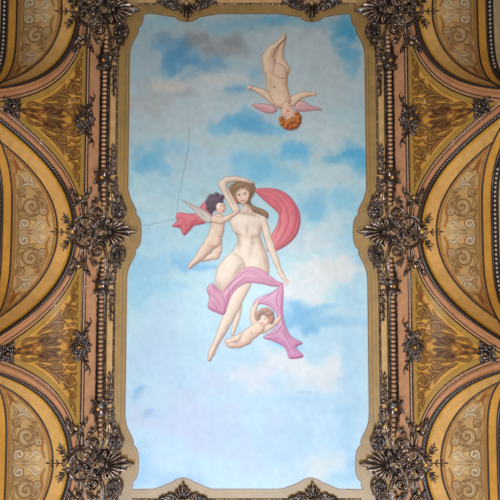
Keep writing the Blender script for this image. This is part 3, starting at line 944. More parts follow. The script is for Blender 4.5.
def part_world(o, parent):
    o.parent = parent
    o.matrix_parent_inverse = parent.matrix_basis.inverted() if False else o.matrix_parent_inverse
    return o


def sheet_local(name, step, cells, h, mat, parent):
    X, Y = np.meshgrid(R.xs[::step], R.ys[::step])
    col = R.img[::step, ::step]
    if not cells.any():
        return None
    return sheet_obj(name, X, Y, np.full(X.shape, h), col, cells, mat, parent, world=False)


def cells_of(mask):
    return mask[:-1, :-1] | mask[1:, :-1] | mask[:-1, 1:] | mask[1:, 1:]


fc = full[::2, ::2]
isky = fc <= 0
ic = isky[:-1, :-1]
canvas = sheet_local('painted_sky', 2, ic, .35, M['canvas'], painting)
border = sheet_local('border', 2, ~ic, .35, M['border'], painting)
border['label'] = 'olive gold border with a red brown line'
LAB = R.lab
figs = {
    'painted_woman': ([L_WOMAN], 'woman with one arm raised over her head'),
    'painted_drapery': ([L_DRAPE], 'mauve drapery round the hips of the woman'),
    'painted_cherub': ([L_CH], 'dark-haired cherub at the shoulder of the woman'),
    'painted_cherub.001': ([L_BCH], 'cherub clutching the falling drapery'),
    'painted_cherub.002': ([L_TCH], 'red-haired cherub diving head first'),
}
made = {}
taken = np.zeros((H_ - 1, W_ - 1), bool)


def fig(name, labs, parent, text=None, h=.5):
    c = cells_of(np.isin(LAB, labs)) & ~taken & (full[:-1, :-1] < 0)
    taken[c] = True
    o = sheet_local(name, 1, c, h, M['figure'], parent)
    if text:
        o['label'] = text
    return o


for sgn, text in ((1, 'broad end of the red scarf billowing behind the woman'), (-1, 'fluttering end of the red scarf behind the dark-haired cherub')):
    c = cells_of((LAB == L_SCARF) & (R.xs[None, :] * sgn > float(F(240, 220)[0]) * sgn)) & ~taken
    taken[c] = True
    sheet_local('painted_scarf', 1, c, .5, M['figure'], painting)['label'] = text
for n, (labs, text) in figs.items():
    made[n] = fig(n.split('.')[0], labs, painting, text)
fig('hair', [L_WHAIR], made['painted_woman'], 'wavy light brown hair')
fig('hair', [L_CHAIR], made['painted_cherub'], 'dark curly hair')
fig('wing', [L_WING], made['painted_cherub'], 'grey feathered wing')
fig('hair', [L_BHAIR], made['painted_cherub.001'], 'brown curly hair')
fig('hair', [L_THAIR], made['painted_cherub.002'], 'auburn curly hair')
wl = (LAB == L_TW)
for sgn in (-1, 1):
    xs = np.where(R.xs[None, :] * sgn > float(F(284, 105)[0]) * sgn, True, False)
    c = cells_of(wl & xs) & ~taken
    taken[c] = True
    o = sheet_local('wing', 1, c, .5, M['figure'], made['painted_cherub.002'])
    o['label'] = 'pink wing'

# ------------------------------------------------------------------ vaults over the side bays (x away from the room's axis, v along it from the bay's centre)
def gu(v):
    return GK * v * v


def drop_l(v):
    return DK * gu(np.abs(v)) ** 2


def drop_c(x):
    u = np.clip(x - GX, 0, None)
    return DK * u * u


def dist(x, v):
    return (x - GX - gu(v)) / np.sqrt(1 + (2 * GK * v) ** 2)


def drop(x, v):
    return np.where(x > GX + gu(v), drop_l(v), drop_c(x))


def gcurve(d, vmax=113.4, n=70, side=None):
    """the line at distance d from the groin, with the surface's room-side normals"""
    v = np.linspace(-vmax - 30, vmax + 30, n)
    k = 2 * GK * v
    L = np.sqrt(1 + k * k)
    x, y = GX + gu(v) + d / L, v - d * k / L
    ok = np.abs(y) <= vmax
    x, y = x[ok], y[ok]
    nc = np.stack([-2 * DK * np.clip(x - GX, 0, None), 0 * x, 1 + 0 * x], 1)
    dl = DK * GK ** 2 * 4 * y ** 3
    nl = np.stack([0 * x, -dl, 1 + 0 * x], 1)
    nc /= np.linalg.norm(nc, axis=1, keepdims=True)
    nl /= np.linalg.norm(nl, axis=1, keepdims=True)
    N = nc if d < -.5 else nl if d > .5 else nc + nl
    N /= np.linalg.norm(N, axis=1, keepdims=True)
    h = drop_c(x) if d < 0 else drop_l(y)
    return np.stack([x, y, h], 1), N


def wcurve(x, vmax, n=60):
    y = np.linspace(-vmax, vmax, n)
    dl = DK * GK ** 2 * 4 * y ** 3
    N = np.stack([0 * y, -dl, 1 + 0 * y], 1)
    return np.stack([x + 0 * y, y, drop_l(y)], 1), N / np.linalg.norm(N, axis=1, keepdims=True)


def resample(P, N, step):
    s = np.concatenate([[0], np.cumsum(np.linalg.norm(np.diff(P, axis=0), axis=1))])
    t = np.linspace(0, s[-1], max(4, int(s[-1] / step)))
    f = lambda A: np.stack([np.interp(t, s, A[:, i]) for i in range(3)], 1)
    M_ = f(N)
    return f(P), M_ / np.linalg.norm(M_, axis=1, keepdims=True)


def sweep3(mb, P, N, w, hgt, prof=ROLL, h0=-.3):
    T = np.gradient(P, axis=0)
    T /= np.linalg.norm(T, axis=1, keepdims=True)
    B = np.cross(T, N)
    n = len(P)
    w = np.broadcast_to(np.asarray(w, float), n)
    hgt = np.broadcast_to(np.asarray(hgt, float), n)
    G = np.zeros((n, len(prof), 3))
    for j, (a, b) in enumerate(prof):
        G[:, j] = P + B * (w * a)[:, None] + N * (h0 + hgt * b)[:, None]
    mb.grid(G)


def structure(o):
    o['kind'] = 'structure'
    return o


SIDES = ((-1, 'left', 'left'), (1, 'right', 'right'))
BAYN = ('top', 'middle', 'bottom')

# flat centre of the ceiling and the six vaulted bays
mb = MB()
gx, gy = np.meshgrid(np.linspace(-165, 165, 12), np.linspace(BAYS[0] - HALF, BAYS[2] + HALF, 30), indexing='ij')
mb.grid(np.stack([gx, gy, 0 * gx - .4], -1))
structure(mb.build('ceiling', M['cream'], None, True))

gx, gv = np.meshgrid(np.arange(148, 262.6, 1.0), np.linspace(-HALF, HALF, 229))
D = dist(gx, gv)
gh = drop(gx, gv)
pn = fbm(*gx.shape, 40, 5, 31)[..., None]
GOLD = rgb(220, 168, 96)
col = np.zeros(gx.shape + (3,)) + rgb(196, 142, 104)
col[gx > 164] = rgb(170, 122, 66)
col[(D > -9)] = rgb(200, 140, 92)
col[D > 0] = rgb(200, 146, 46)
col[(D > 5.6)] = GOLD
col[gx > 236] = rgb(222, 160, 70)
col[gx > 244.5] = rgb(120, 90, 66)
col[gx > 252.5] = rgb(214, 190, 146)
col *= (.9 + .2 * pn)
bay = sheet_obj('ceiling', gx, gv, gh, np.clip(col, 0, 1), np.ones((gx.shape[0] - 1, gx.shape[1] - 1), bool), M['fresco'], None, False)
C.objects.unlink(bay)

# painted scroll panels: one drawing for the lunettes, one for the spandrels
k = 3
LP = Raster(186, -92, 238, 92, k, rgb(196, 154, 100))
ln = fbm(LP.h, LP.w, 36, 5, 41)[..., None]
LP.img[:] = rgb(204, 160, 98) * (1 - ln) + rgb(220, 180, 124) * ln
LX, LV = np.meshgrid(LP.xs, LP.ys)
ld = np.minimum(dist(LX, LV) - 19.2, 235 - LX)
BRN, GRY, WHT, DKB = rgb(166, 108, 52), rgb(146, 116, 80), rgb(222, 204, 172), rgb(112, 76, 44)


def both(fn):
    for s in (1, -1):
        fn(s)


def lstroke(P, w, col, a=.9, curve=True, s=1):
    P = np.array(P, float)
    Q = cr(P, 7) if curve else P
    t = np.linspace(0, 1, len(Q))
    LP.stroke(np.stack([192 + Q[:, 0], s * Q[:, 1]], 1), w * (.35 + .65 * np.sin(pi * (.12 + .8 * t))), col, a, .45)


def lscroll(b, v, r, turns, a0, sgn, w, c1, c2, s):
    S = spiral(b, v, r, turns, a0, sgn, 40, .12)
    lstroke(S, w * 1.25 + .6, c1, .85, False, s)
    lstroke(S, w * .95, c2, .9, False, s)


def lpanel(s):
    # broad grey ground behind the arabesques
    for b, v, rx, ry, c, a in ((24, 26, 12, 12, (170, 134, 92), .6), (30, 48, 9, 10, (176, 140, 98), .6), (38, 66, 5, 8, (176, 122, 66), .6), (39, 12, 4, 22, (132, 108, 72), .55)):
        LP.spot(192 + b, s * v, rx, ry, rgb(*c), a)
    lscroll(24, 26, 10, 1.6, 2.2, 1, 1.9, DKB, rgb(196, 160, 112), s)
    lscroll(31, 8, 5.6, 1.35, -1.2, 1, 1.3, DKB, WHT, s)
    lscroll(12, 21, 4.2, 1.3, 1.2, -1, 1.1, DKB, rgb(204, 172, 132), s)
    lscroll(34, 40, 4.6, 1.3, .6, -1, 1.1, DKB, rgb(200, 164, 116), s)
    lstroke([(26, 3), (20, 6), (15, 11), (13, 9), (10, 10)], 1.5, DKB, .7, True, s)
    lstroke([(26, 3), (20, 6), (15, 11), (13, 9), (10, 10)], 1.0, WHT, .95, True, s)
    lstroke([(20, 2), (15, 3), (11, 6), (15, 7)], 1.0, WHT, .9, True, s)
    lstroke([(22, 36), (16, 30), (13, 26)], 1.3, rgb(154, 112, 66), .9, True, s)
    for P in ([(20, 44), (26, 48), (34, 46)], [(21, 50), (27, 51), (35, 52)], [(26, 56), (29, 52), (33, 57)], [(22, 47), (24, 52), (22, 55)]):
        lstroke(P, 1.5, DKB, .6, True, s)
        lstroke(P, 1.0, WHT, .85, True, s)
    for P in ([(30, 60), (36, 64), (38, 72)], [(40, 56), (37, 62), (40, 70)], [(34, 62), (36, 68), (41, 78)]):
        lstroke(P, 1.3, rgb(150, 92, 44), .85, True, s)
    lstroke([(39, 3), (36, 14), (39, 24), (36, 34), (40, 46), (39, 58)], 1.2, rgb(150, 108, 60), .8, True, s)
    lstroke([(6, 5), (9, 14), (8, 24), (14, 34), (20, 40)], 1.4, BRN, .85, True, s)
    for P in ([(18, 28), (14, 34), (16, 41), (22, 43)], [(34, 22), (37, 28), (35, 34)], [(34, 16), (30, 15), (27, 17)], [(10, 26), (12, 31), (17, 33)], [(22, 58), (26, 62), (32, 60)], [(36, 46), (33, 51), (36, 56)], [(20, 12), (24, 14), (30, 13)]):
        lstroke(P, 2.0, DKB, .75, True, s)
        lstroke(P, 1.3, rgb(188, 152, 104), .9, True, s)
    for P in ([(24, 20), (28, 23), (28, 28), (24, 30)], [(31, 4), (34, 7), (33, 11)], [(13, 19), (14, 22), (12, 24)]):
        lstroke(P, .6, WHT, .7, True, s)
    for b, v in ((14, 38), (18, 34), (33, 20), (19, 16), (30, 34), (25, 62)):
        lstroke([(b, v), (b + 2, v + 2.4), (b + 4.4, v + 1.6)], .9, DKB, .6, True, s)


both(lpanel)
LP.spot(192 + 26, 0, 5, 2.6, DKB, .7)
LP.spot(192 + 17, 0, 3, 2, rgb(150, 110, 66), .7)
lstroke([(33, 0), (24, 0), (12, 0)], .8, WHT, .6, False)
e = np.clip(1 - np.abs(ld - 1.6) / 1.9, 0, 1)[..., None] ** .6 * .85
LP.img[:] = LP.img * (1 - e) + BRN * e
e = np.clip(1 - np.abs(ld - 3.9) / .5, 0, 1)[..., None] * .6
LP.img[:] = LP.img * (1 - e) + rgb(216, 178, 118) * e
pcell = (ld > -.6)
cx_, cv_ = np.meshgrid(LP.xs[::1], LP.ys[::1])
lun = sheet_obj('lunette_panel', cx_, cv_, drop_l(cv_) + .22, np.clip(LP.img, 0, 1), ld[:-1, :-1] > .1, M['fresco'], None, False)
C.objects.unlink(lun)

SP = Raster(163, -84, 230, 84, k, rgb(178, 134, 70))
sn = fbm(SP.h, SP.w, 34, 5, 51)[..., None]
SP.img[:] = rgb(192, 134, 48) * (1 - sn) + rgb(220, 168, 82) * sn
SX, ST = np.meshgrid(SP.xs, SP.ys)
sd = np.minimum(SX - 165.4, -dist(SX, HALF - np.abs(ST)) - 9.6)
D1, D2, L1 = rgb(84, 46, 16), rgb(116, 70, 24), rgb(226, 186, 116)


def sstroke(P, w, col, a=.85, curve=True, s=1, taper=True):
    P = np.array(P, float)
    Q = cr(P, 7) if curve else P
    t = np.linspace(0, 1, len(Q))
    ww = w * (.3 + .7 * np.sin(pi * (.15 + .8 * t))) if taper else w
    SP.stroke(np.stack([165 + Q[:, 0], s * Q[:, 1]], 1), ww, col, a, .4)


def sacanth(P, w, s):
    """a curling leaf of the arabesque: dark outline, brown body, light vein"""
    sstroke(P, w + .6, D1, .8, True, s)
    sstroke(P, w * .7, D2, .9, True, s)
    Q = np.array(P, float) + [.35, -.35]
    sstroke(Q, w * .28, L1, .7, True, s)


def sscroll(lead, a, t, r, turns, a0, sgn, w, s):
    S = spiral(a, t, r, turns, a0, sgn, 34, .14)
    P = np.vstack([cr(list(lead) + [S[0]], 7)[:-1], S])
    sstroke(P, w + .5, D1, .8, False, s)
    sstroke(P, w * .62, D2, .8, False, s)
    sstroke(P + [.3, -.3], w * .24, L1, .6, False, s)


def spanel(s):
    sscroll([(34, 12), (26, 14)], 20, 19, 4.6, 1.4, -1.2, 1, 1.1, s)
    sscroll([(24, 8), (16, 10)], 9, 13, 4.4, 1.4, -1.4, 1, 1.1, s)
    sscroll([(27, 20), (18, 27), (13, 28)], 8, 32, 4.2, 1.5, -1.3, 1, 1.1, s)
    sscroll([(18, 30), (13, 40), (9, 44)], 5.6, 48, 3.4, 1.4, -1.4, 1, .9, s)
    sscroll([(10, 44), (6, 54), (4.6, 58)], 3.6, 62, 2.0, 1.2, -1.4, 1, .7, s)
    sscroll([(40, 8), (34, 11)], 31, 10.5, 2.8, 1.2, -.8, 1, .9, s)
    for P, w in (([(32, 18), (24, 24), (17, 24), (14, 22)], 1.5), ([(22, 26), (14, 33), (12, 38), (15, 42)], 1.3), ([(16, 34), (10, 39), (4, 38)], 1.3), ([(26, 13), (20, 12), (15, 16)], 1.2),
                 ([(13, 20), (7, 22), (3, 19)], 1.3), ([(8, 26), (4, 27), (2.4, 24)], 1.0), ([(10, 50), (8, 57), (9, 62)], .9), ([(4, 66), (2.4, 72)], .8), ([(28, 22), (22, 29), (19, 36)], 1.1),
                 ([(18, 8), (13, 5), (7, 6)], 1.2), ([(36, 14), (31, 18), (26, 18)], 1.1), ([(46, 6), (42, 10), (37, 11)], 1.0), ([(12, 1), (8, 4), (3, 4)], .9), ([(2.6, 44), (4, 40), (3, 34)], .9)):
        sacanth(P, w, s)
    # the dark palmette on the axis and the heart beyond it, with rust coloured curls between
    PD = rgb(64, 34, 16)
    for a_, t_, rx, ry, ro in ((24, 6.4, 4.6, 2.6, -.9), (29, 8.4, 4.4, 2.4, -.5), (33, 6.8, 3.4, 2.6, .5), (22, 2.6, 4.2, 2.0, -.2), (29, 3, 4.8, 3.6, 0), (43, 2.8, 3.0, 2.3, .5), (47, 1.6, 2.6, 1.5, -.4), (40, 4, 1.8, 1.3, .4)):
        SP.spot(165 + a_, s * t_, rx, ry, PD, .92, s * ro, None, 3.4)
    for P in ([(33, .6), (27, 2.6), (21, 3)], [(33, 2), (28, 5.4), (23, 7.4)], [(34, 4), (31, 7), (28, 9.4)], [(47, .6), (45, 2.4), (42, 3.6)]):
        sstroke(P, .55, rgb(150, 106, 50), .75, True, s)
    RST = rgb(164, 98, 40)
    S = spiral(37, 3.4, 3.2, 1.2, -1.4, 1, 30, .2)
    sstroke(S, 1.0, rgb(84, 44, 18), .85, False, s)
    sstroke(S, .5, RST, .8, False, s)


both(spanel)
SP.spot(165 + 43, 0, 1.4, 1.0, rgb(180, 100, 50), .6)
SP.spot(165 + 27, 0, 3.4, 1.3, rgb(176, 146, 74), .8)
e = np.clip(1 - np.abs(sd - 1.6) / 1.6, 0, 1)[..., None] ** .6
SP.img[:] = SP.img * (1 - e) + rgb(164, 132, 62) * e
e = np.clip(1 - np.abs(sd - 3.4) / .5, 0, 1)[..., None] * .85
SP.img[:] = SP.img * (1 - e) + rgb(104, 70, 26) * e
# flakes of bare plaster
for i in range(9):
    x, t = 165 + rng.uniform(3, 17), rng.uniform(-22, 50)
    if i > 2:
        x = 180 + rng.uniform(-1, 1)
    SP.spot(x, t, rng.uniform(.25, .8), rng.uniform(.3, .9), rgb(232, 224, 208), .8, rng.uniform(0, 3))
spa = sheet_obj('spandrel_panel', SX, ST, drop_c(SX) + .3, np.clip(SP.img, 0, 1), sd[:-1, :-1] > .15, M['fresco'], None, False)
C.objects.unlink(spa)


def place(o, s, y):
    link(o)
    o.scale = (s, 1, 1)
    o.location = (CX * U, y * U, ZC)
    return o


# mouldings of one arch
root = bpy.data.objects.new('arch_moulding', None)
root.empty_display_size = .1
link(root)
for nm, d, w, hg, m_, prof in (('fillet', -9.0, .65, 1.1, 'bronze_dark', ROLL), ('fillet', -7.6, .5, 1.0, 'white', ROLL), ('fillet', -6.5, .45, .9, 'bronze_dark', ROLL), ('pink_band', -4.1, 2.1, 1.2, 'pink', ROLL), ('groin_roll', .6, 3.0, 2.1, 'umber', ROLL)):
    mb = MB()
    P, N = gcurve(d, 113.4, 150)
    if nm == 'groin_roll':
        P, N = resample(P, N, 1.0)
        j = .88 + .12 * np.cos(np.arange(len(P)) * 2.1)
        sweep3(mb, P, N, 3.1 * j, 2.1 * j, prof, -.2)
    else:
        sweep3(mb, P, N, w, hg, prof)
    mb.build(nm, M[m_], root)
for d, vm in ((18, 85.5), (None, 100)):
    P, N = gcurve(d, vm, 150) if d else wcurve(236, vm)
    P, N = resample(P, N, .55)
    j = .75 + .3 * np.cos(np.arange(len(P)) * 2 * pi / 3.6)
    mb = MB()
    sweep3(mb, P, N, 1.05 * (.7 + .3 * j), 1.3 * j, ROLL, 0)
    mb.build('beaded_strip', M['umber'], root)
mb = MB()
P, N = wcurve(248.6, 108)
sweep3(mb, P, N, 3.6, 1.6, CHANNEL, 0)
ps = mb.build('pearl_channel', M['umber'], root)
P, N = resample(*wcurve(248.6, 62), 4.2)
pm = None
for p in P:
    if pm is None:
        mb = MB()
        dome(mb, 0, 0, 1.25, 1.5, 1.7, .5)
        pm = mb.build('pearl', M['pearl'], ps)
        o = pm
    else:
        o = pm.copy()
        link(o)
    o.location = (p[0] * U, p[1] * U, -p[2] * U)
arch0 = root

# lunette wall and window of one bay
mb = MB()
v = np.linspace(-HALF, HALF, 60)
G = np.zeros((60, 2, 3))
G[:, 0] = np.stack([262 + 0 * v, v, drop_l(v) - 1], 1)
G[:, 1] = np.stack([262 + 0 * v, v, 0 * v + 175], 1)
mb.grid(G)
wall0 = mb.build('wall', M['plaster'])
C.objects.unlink(wall0)


def window_mesh(kind):
    mb = MB()
    v = np.linspace(-62, 62, 40)
    top = drop_l(v * 1.35) + 9
    if kind == 'pane':
        G = np.zeros((40, 2, 3))
        G[:, 0] = np.stack([261.2 + 0 * v, v, top], 1)
        G[:, 1] = np.stack([261.2 + 0 * v, v, 0 * v + 150], 1)
        mb.grid(G)
        return mb

    def bar(P, w, dpt):
        P = np.asarray(P, float)
        N = np.zeros_like(P) + [-1, 0, 0]
        sweep3(mb, P, N, w, dpt, FILLET, 0)
    rim = np.vstack([[(261, -62, 150)], np.stack([261 + 0 * v, v, top], 1), [(261, 62, 150)]])
    bar(rim, 2.4, 4)
    bar([(261, -62, 150), (261, 0, 150), (261, 62, 150)], 2.4, 4)
    for q in (-31, 0, 31):
        bar([(261, q, 10), (261, q, 80), (261, q, 150)], 1.1, 2.4)
    for hh in (55, 100):
        bar([(261, -62, hh), (261, 0, hh), (261, 62, hh)], 1.1, 2.4)
    return mb


wf = window_mesh('bars').build('window', M['sash'])
wp = window_mesh('pane').build('pane', M['glass'], wf)

kids = kids_map()
WHERE = {(-1, 0): 'top left', (-1, 1): 'middle left', (-1, 2): 'bottom left', (1, 0): 'top right', (1, 1): 'middle right', (1, 2): 'bottom right'}
n = 0
for s, sn_, _ in SIDES:
    for i, y in enumerate(BAYS):
        n += 1
        b = bay.copy()
        structure(place(b, s, y))
        w = wall0.copy()
        w.name = 'wall_' + sn_
        structure(place(w, s, y))
        a = arch0 if n == 1 else copy_tree(arch0, kids)
        a.scale = (s, 1, 1)
        a.location = (CX * U, y * U, ZC)
        tag(a, 'curved dark and pink mouldings framing the %s arch' % WHERE[(s, i)], 'moulding', 'arch mouldings of the side vaults')
        p = lun.copy()
        place(p, s, y)
        tag(p, 'crescent panel of painted pale scrolls inside the %s arch' % WHERE[(s, i)], 'painted panel', 'scroll panels in the side vaults')
        wi = wf if n == 1 else copy_tree(wf, kids)
        wi.name = 'window_%d' % n
        wi.scale = (s, 1, 1)
        wi.location = (CX * U, y * U, ZC)
        structure(wi)
for s, sn_, _ in SIDES:
    for i in (0, 1):
        p = spa.copy()
        place(p, s, (BAYS[i] + BAYS[i + 1]) / 2)
        tag(p, 'triangular ochre scroll panel between the %s %s arches' % (sn_, ('top and middle', 'middle and bottom')[i]), 'painted panel', 'spandrel panels between the arches')

# pink fascia between the frame and the arches, with a double line
for s, sn_, _ in SIDES:
    mb = MB()
    for x, w, hg in ((160.8, .55, 1.0), (163.6, .7, 1.2)):
        sweep(mb, [(x, y) for y in np.linspace(BAYS[0] - 60, BAYS[2] + 60, 40)], w, hg, 0)
    o = mb.build('trim', M['bronze_dark'])
    o.name = 'trim_1' if s < 0 else 'trim_2'
    o.scale = (s, 1, 1)
    o.location = (CX * U, 0, ZC)
    structure(o)
    mb = MB()
    sweep(mb, [(162.2, y) for y in np.linspace(BAYS[0] - 60, BAYS[2] + 60, 40)], .6, 1.1, 0)
    o = mb.build('trim', M['white'])
    o.name = 'trim_3' if s < 0 else 'trim_4'
    o.scale = (s, 1, 1)
    o.location = (CX * U, 0, ZC)
    structure(o)

# ------------------------------------------------------------------ the carved frame
AX = 144.5


def beads(parent, pts, rx=2.8, ry=1.85):
    """egg beads along a rod: one object each"""
    first = None
    for x, y, h, a in pts:
        if first is None:
            mb = MB()
            dome(mb, 0, 0, rx, ry, 2.6, 1.2, 6, 12)
            first = mb.build('bead', M['bead'], parent)
            o = first
        else:
            o = first.copy()
            link(o)
        o.location = (x * U, y * U, -h * U)
        o.rotation_euler = (0, 0, a)


def collar(parent, y, s):
    """a gilt collar with a crown of leaves, closing the rod at y; leaves point along s"""
    mb = MB()
    prof = [(-5, 4.6), (-4.4, 5.6), (-3.2, 5.8), (-2.4, 4.8), (0, 5.4), (2.4, 4.8), (3.2, 5.8), (4.4, 5.6), (5, 4.6)]
    G = np.zeros((len(prof), 13, 3))
    for i, (dy, r) in enumerate(prof):
        for j, a in enumerate(np.linspace(0, pi, 13)):
            G[i, j] = (r * 1.3 * cos(a), y + dy * 1.3, .2 + r * 1.1 * sin(a))
    mb.grid(G)
    c = mb.build('collar', M['bronze'], parent)
    mb = MB()
    dome(mb, 0, y, 2.2, 2.2, 2.6, 5.0)
    mb.build('stud', M['gold'], c)
    mb = MB()
    for q in (-2, -1, 0, 1, 2):
        leaf(mb, (q * 2.6, y + s * 2.6), (q * 4.2, y + s * (11 - abs(q) * 1.6)), 2.3, q * .5, 1.6, 2.6, 1.4, 2, 10, .3)
    for q in (-1, 1):
        leaf(mb, (q * 4, y), (q * 9.4, y - s * 6), 2.1, q * -1.5, 1, 3, 1.2, 2, 10, .3)
        leaf(mb, (q * 2, y - s * 2.2), (q * 4.6, y - s * 7.4), 1.6, q * .8, 2, 3, 1.4, 2, 10, .3)
    mb.build('leaf_crown', M['bronze'], c)


def garland(mb, x, y0, y1, step=4.0, size=6.6):
    d = 1 if y1 > y0 else -1
    sweep(mb, [(x + .6 * sin(t * .35), t) for t in np.linspace(y0, y1, 26)], .6, 1.0, .2)
    y = y0
    q = 1
    kk = abs(y1 - y0)
    while (y - y1) * d < -2:
        f = 1 - .45 * abs(y - y0) / kk
        leaf(mb, (x, y), (x + q * 3.4 * f, y + d * size * f), 2.0 * f, q * .9, .3, 2.0, .8, 2, 9, .35)
        leaf(mb, (x, y + d), (x - q * 2.0 * f, y + d * size * .8 * f), 1.6 * f, -q * .7, .3, 1.7, .6, 2, 9, .35)
        y += d * step
        q = -q
    flower(mb, x, y0 + d * 2, 2.6, 5, 1.8)


rail_y = [(BAYS[i] + BAYS[i + 1]) / 2 for i in (0, 1)]
LEN = HALF - 54
rail = empty('frame_rail', -AX, rail_y[0], 0, '', 'frame')
rail.scale = (-1, 1, 1)
yy_ = np.linspace(-LEN, LEN, 40)
for x, w, hg in ((-4.4, .9, 2.6), (4.3, .85, 2.6)):
    mb = MB()
    sweep(mb, [(x, y) for y in yy_], w, hg, 0)
    mb.build('fillet', M['bronze_dark'], rail)
mb = MB()
sweep(mb, [(0, y) for y in yy_], 3.6, 1.6, 0, FILLET)
mb.build('bead_bed', M['bronze_dark'], rail)
beads(rail, [(0, y, 0, 0) for y in np.arange(-LEN + 6.5, LEN - 5, 4.35)])
mb = MB()
sweep(mb, [(-8.3, y) for y in yy_], 2.9, .8, 0, FILLET)
mb.build('cream_strip', M['cream'], rail)
mb = MB()
yr = np.arange(-LEN, LEN, .5)
jj = .6 + .4 * np.cos(np.arange(len(yr)) * 2 * pi / 5)
sweep(mb, [(-12.6, y) for y in yr], 1.25 * (.75 + .25 * jj), 1.7 * jj, 0.1)
mb.build('rope_edge', M['bronze'], rail)
for s in (-1, 1):
    mb = MB()
    garland(mb, -9.2, s * (LEN - 3), s * (LEN - 36))
    mb.build('leaf_garland', M['bronze'], rail)
    collar(rail, s * LEN, -s)

# ------------------------------------------------------------------ one cartouche (x outwards from the rod's axis, towards the arch)
cart = empty('cartouche', -AX, BAYS[0], 0, '', 'carving')
cart.scale = (-1, 1, 1)


FAT = 1.38


def thin(f):
    global FAT
    FAT = f


def part(name, fn, mat, parent, label=None):
    mb = MB()
    fn(mb)
    o = mb.build(name, M[mat], parent)
    if label:
        o['label'] = label
    return o


def p_shell(mb):
    shell(mb, -6.5, 0, 20, 1.25, pi, 9, 5.5, .42)
    for q in (-1, 1):
        volute(mb, [(-9, q * 11), (-13, q * 15)], -15, q * 11.5, 3.4, 1.2, q * 1.4, q, 1.1, .5, 2.4)


sh = part('shell', p_shell, 'bronze_pale', cart)
part('shell_heart', lambda mb: dome(mb, -8.5, 0, 3.6, 4.6, 7.2, 0), 'bronze_dark', sh)
bo = part('boss', lambda mb: dome(mb, 29.5, 0, 2.7, 2.7, 3.2, 2.2), 'gold', cart, 'gilded boss')


def p_bosspetals(mb):
    ring(mb, 29.5, 0, 3.2, .8, 1.2)
    flower(mb, 29.5, 0, 7.6, 9, 1.9, .2, 2.0)


part('petal_ring', p_bosspetals, 'bronze', bo)


def p_rosette(mb):
    flower(mb, 16.5, 0, 7.4, 8, 3.0, .3, 2.0)
    flower(mb, 16.5, 0, 4.6, 6, 4.2, .0, 1.6)
    dome(mb, 16.5, 0, 1.6, 1.6, 5.6, 1)
    for q in (-1, 1):
        leaf(mb, (22, q * 2), (27, q * 8), 2.0, q * 2, .6, 3, 1.2, 2.5)
        leaf(mb, (12, q * 4), (6, q * 10), 2.0, q * -2, .6, 3, 1.2, 2.5)
        leaf(mb, (18, q * 6), (22, q * 12), 2.0, q * 2, .6, 3, 1.2, 2.5)


part('rosette', p_rosette, 'bronze', cart)


def p_flower(mb):
    flower(mb, 2.6, 0, 4.6, 6, 3.4, .2, 1.8)
    ring(mb, 2.6, 0, 1.9, .6, 4)
    dome(mb, 2.6, 0, 1.3, 1.3, 5.6, 1)


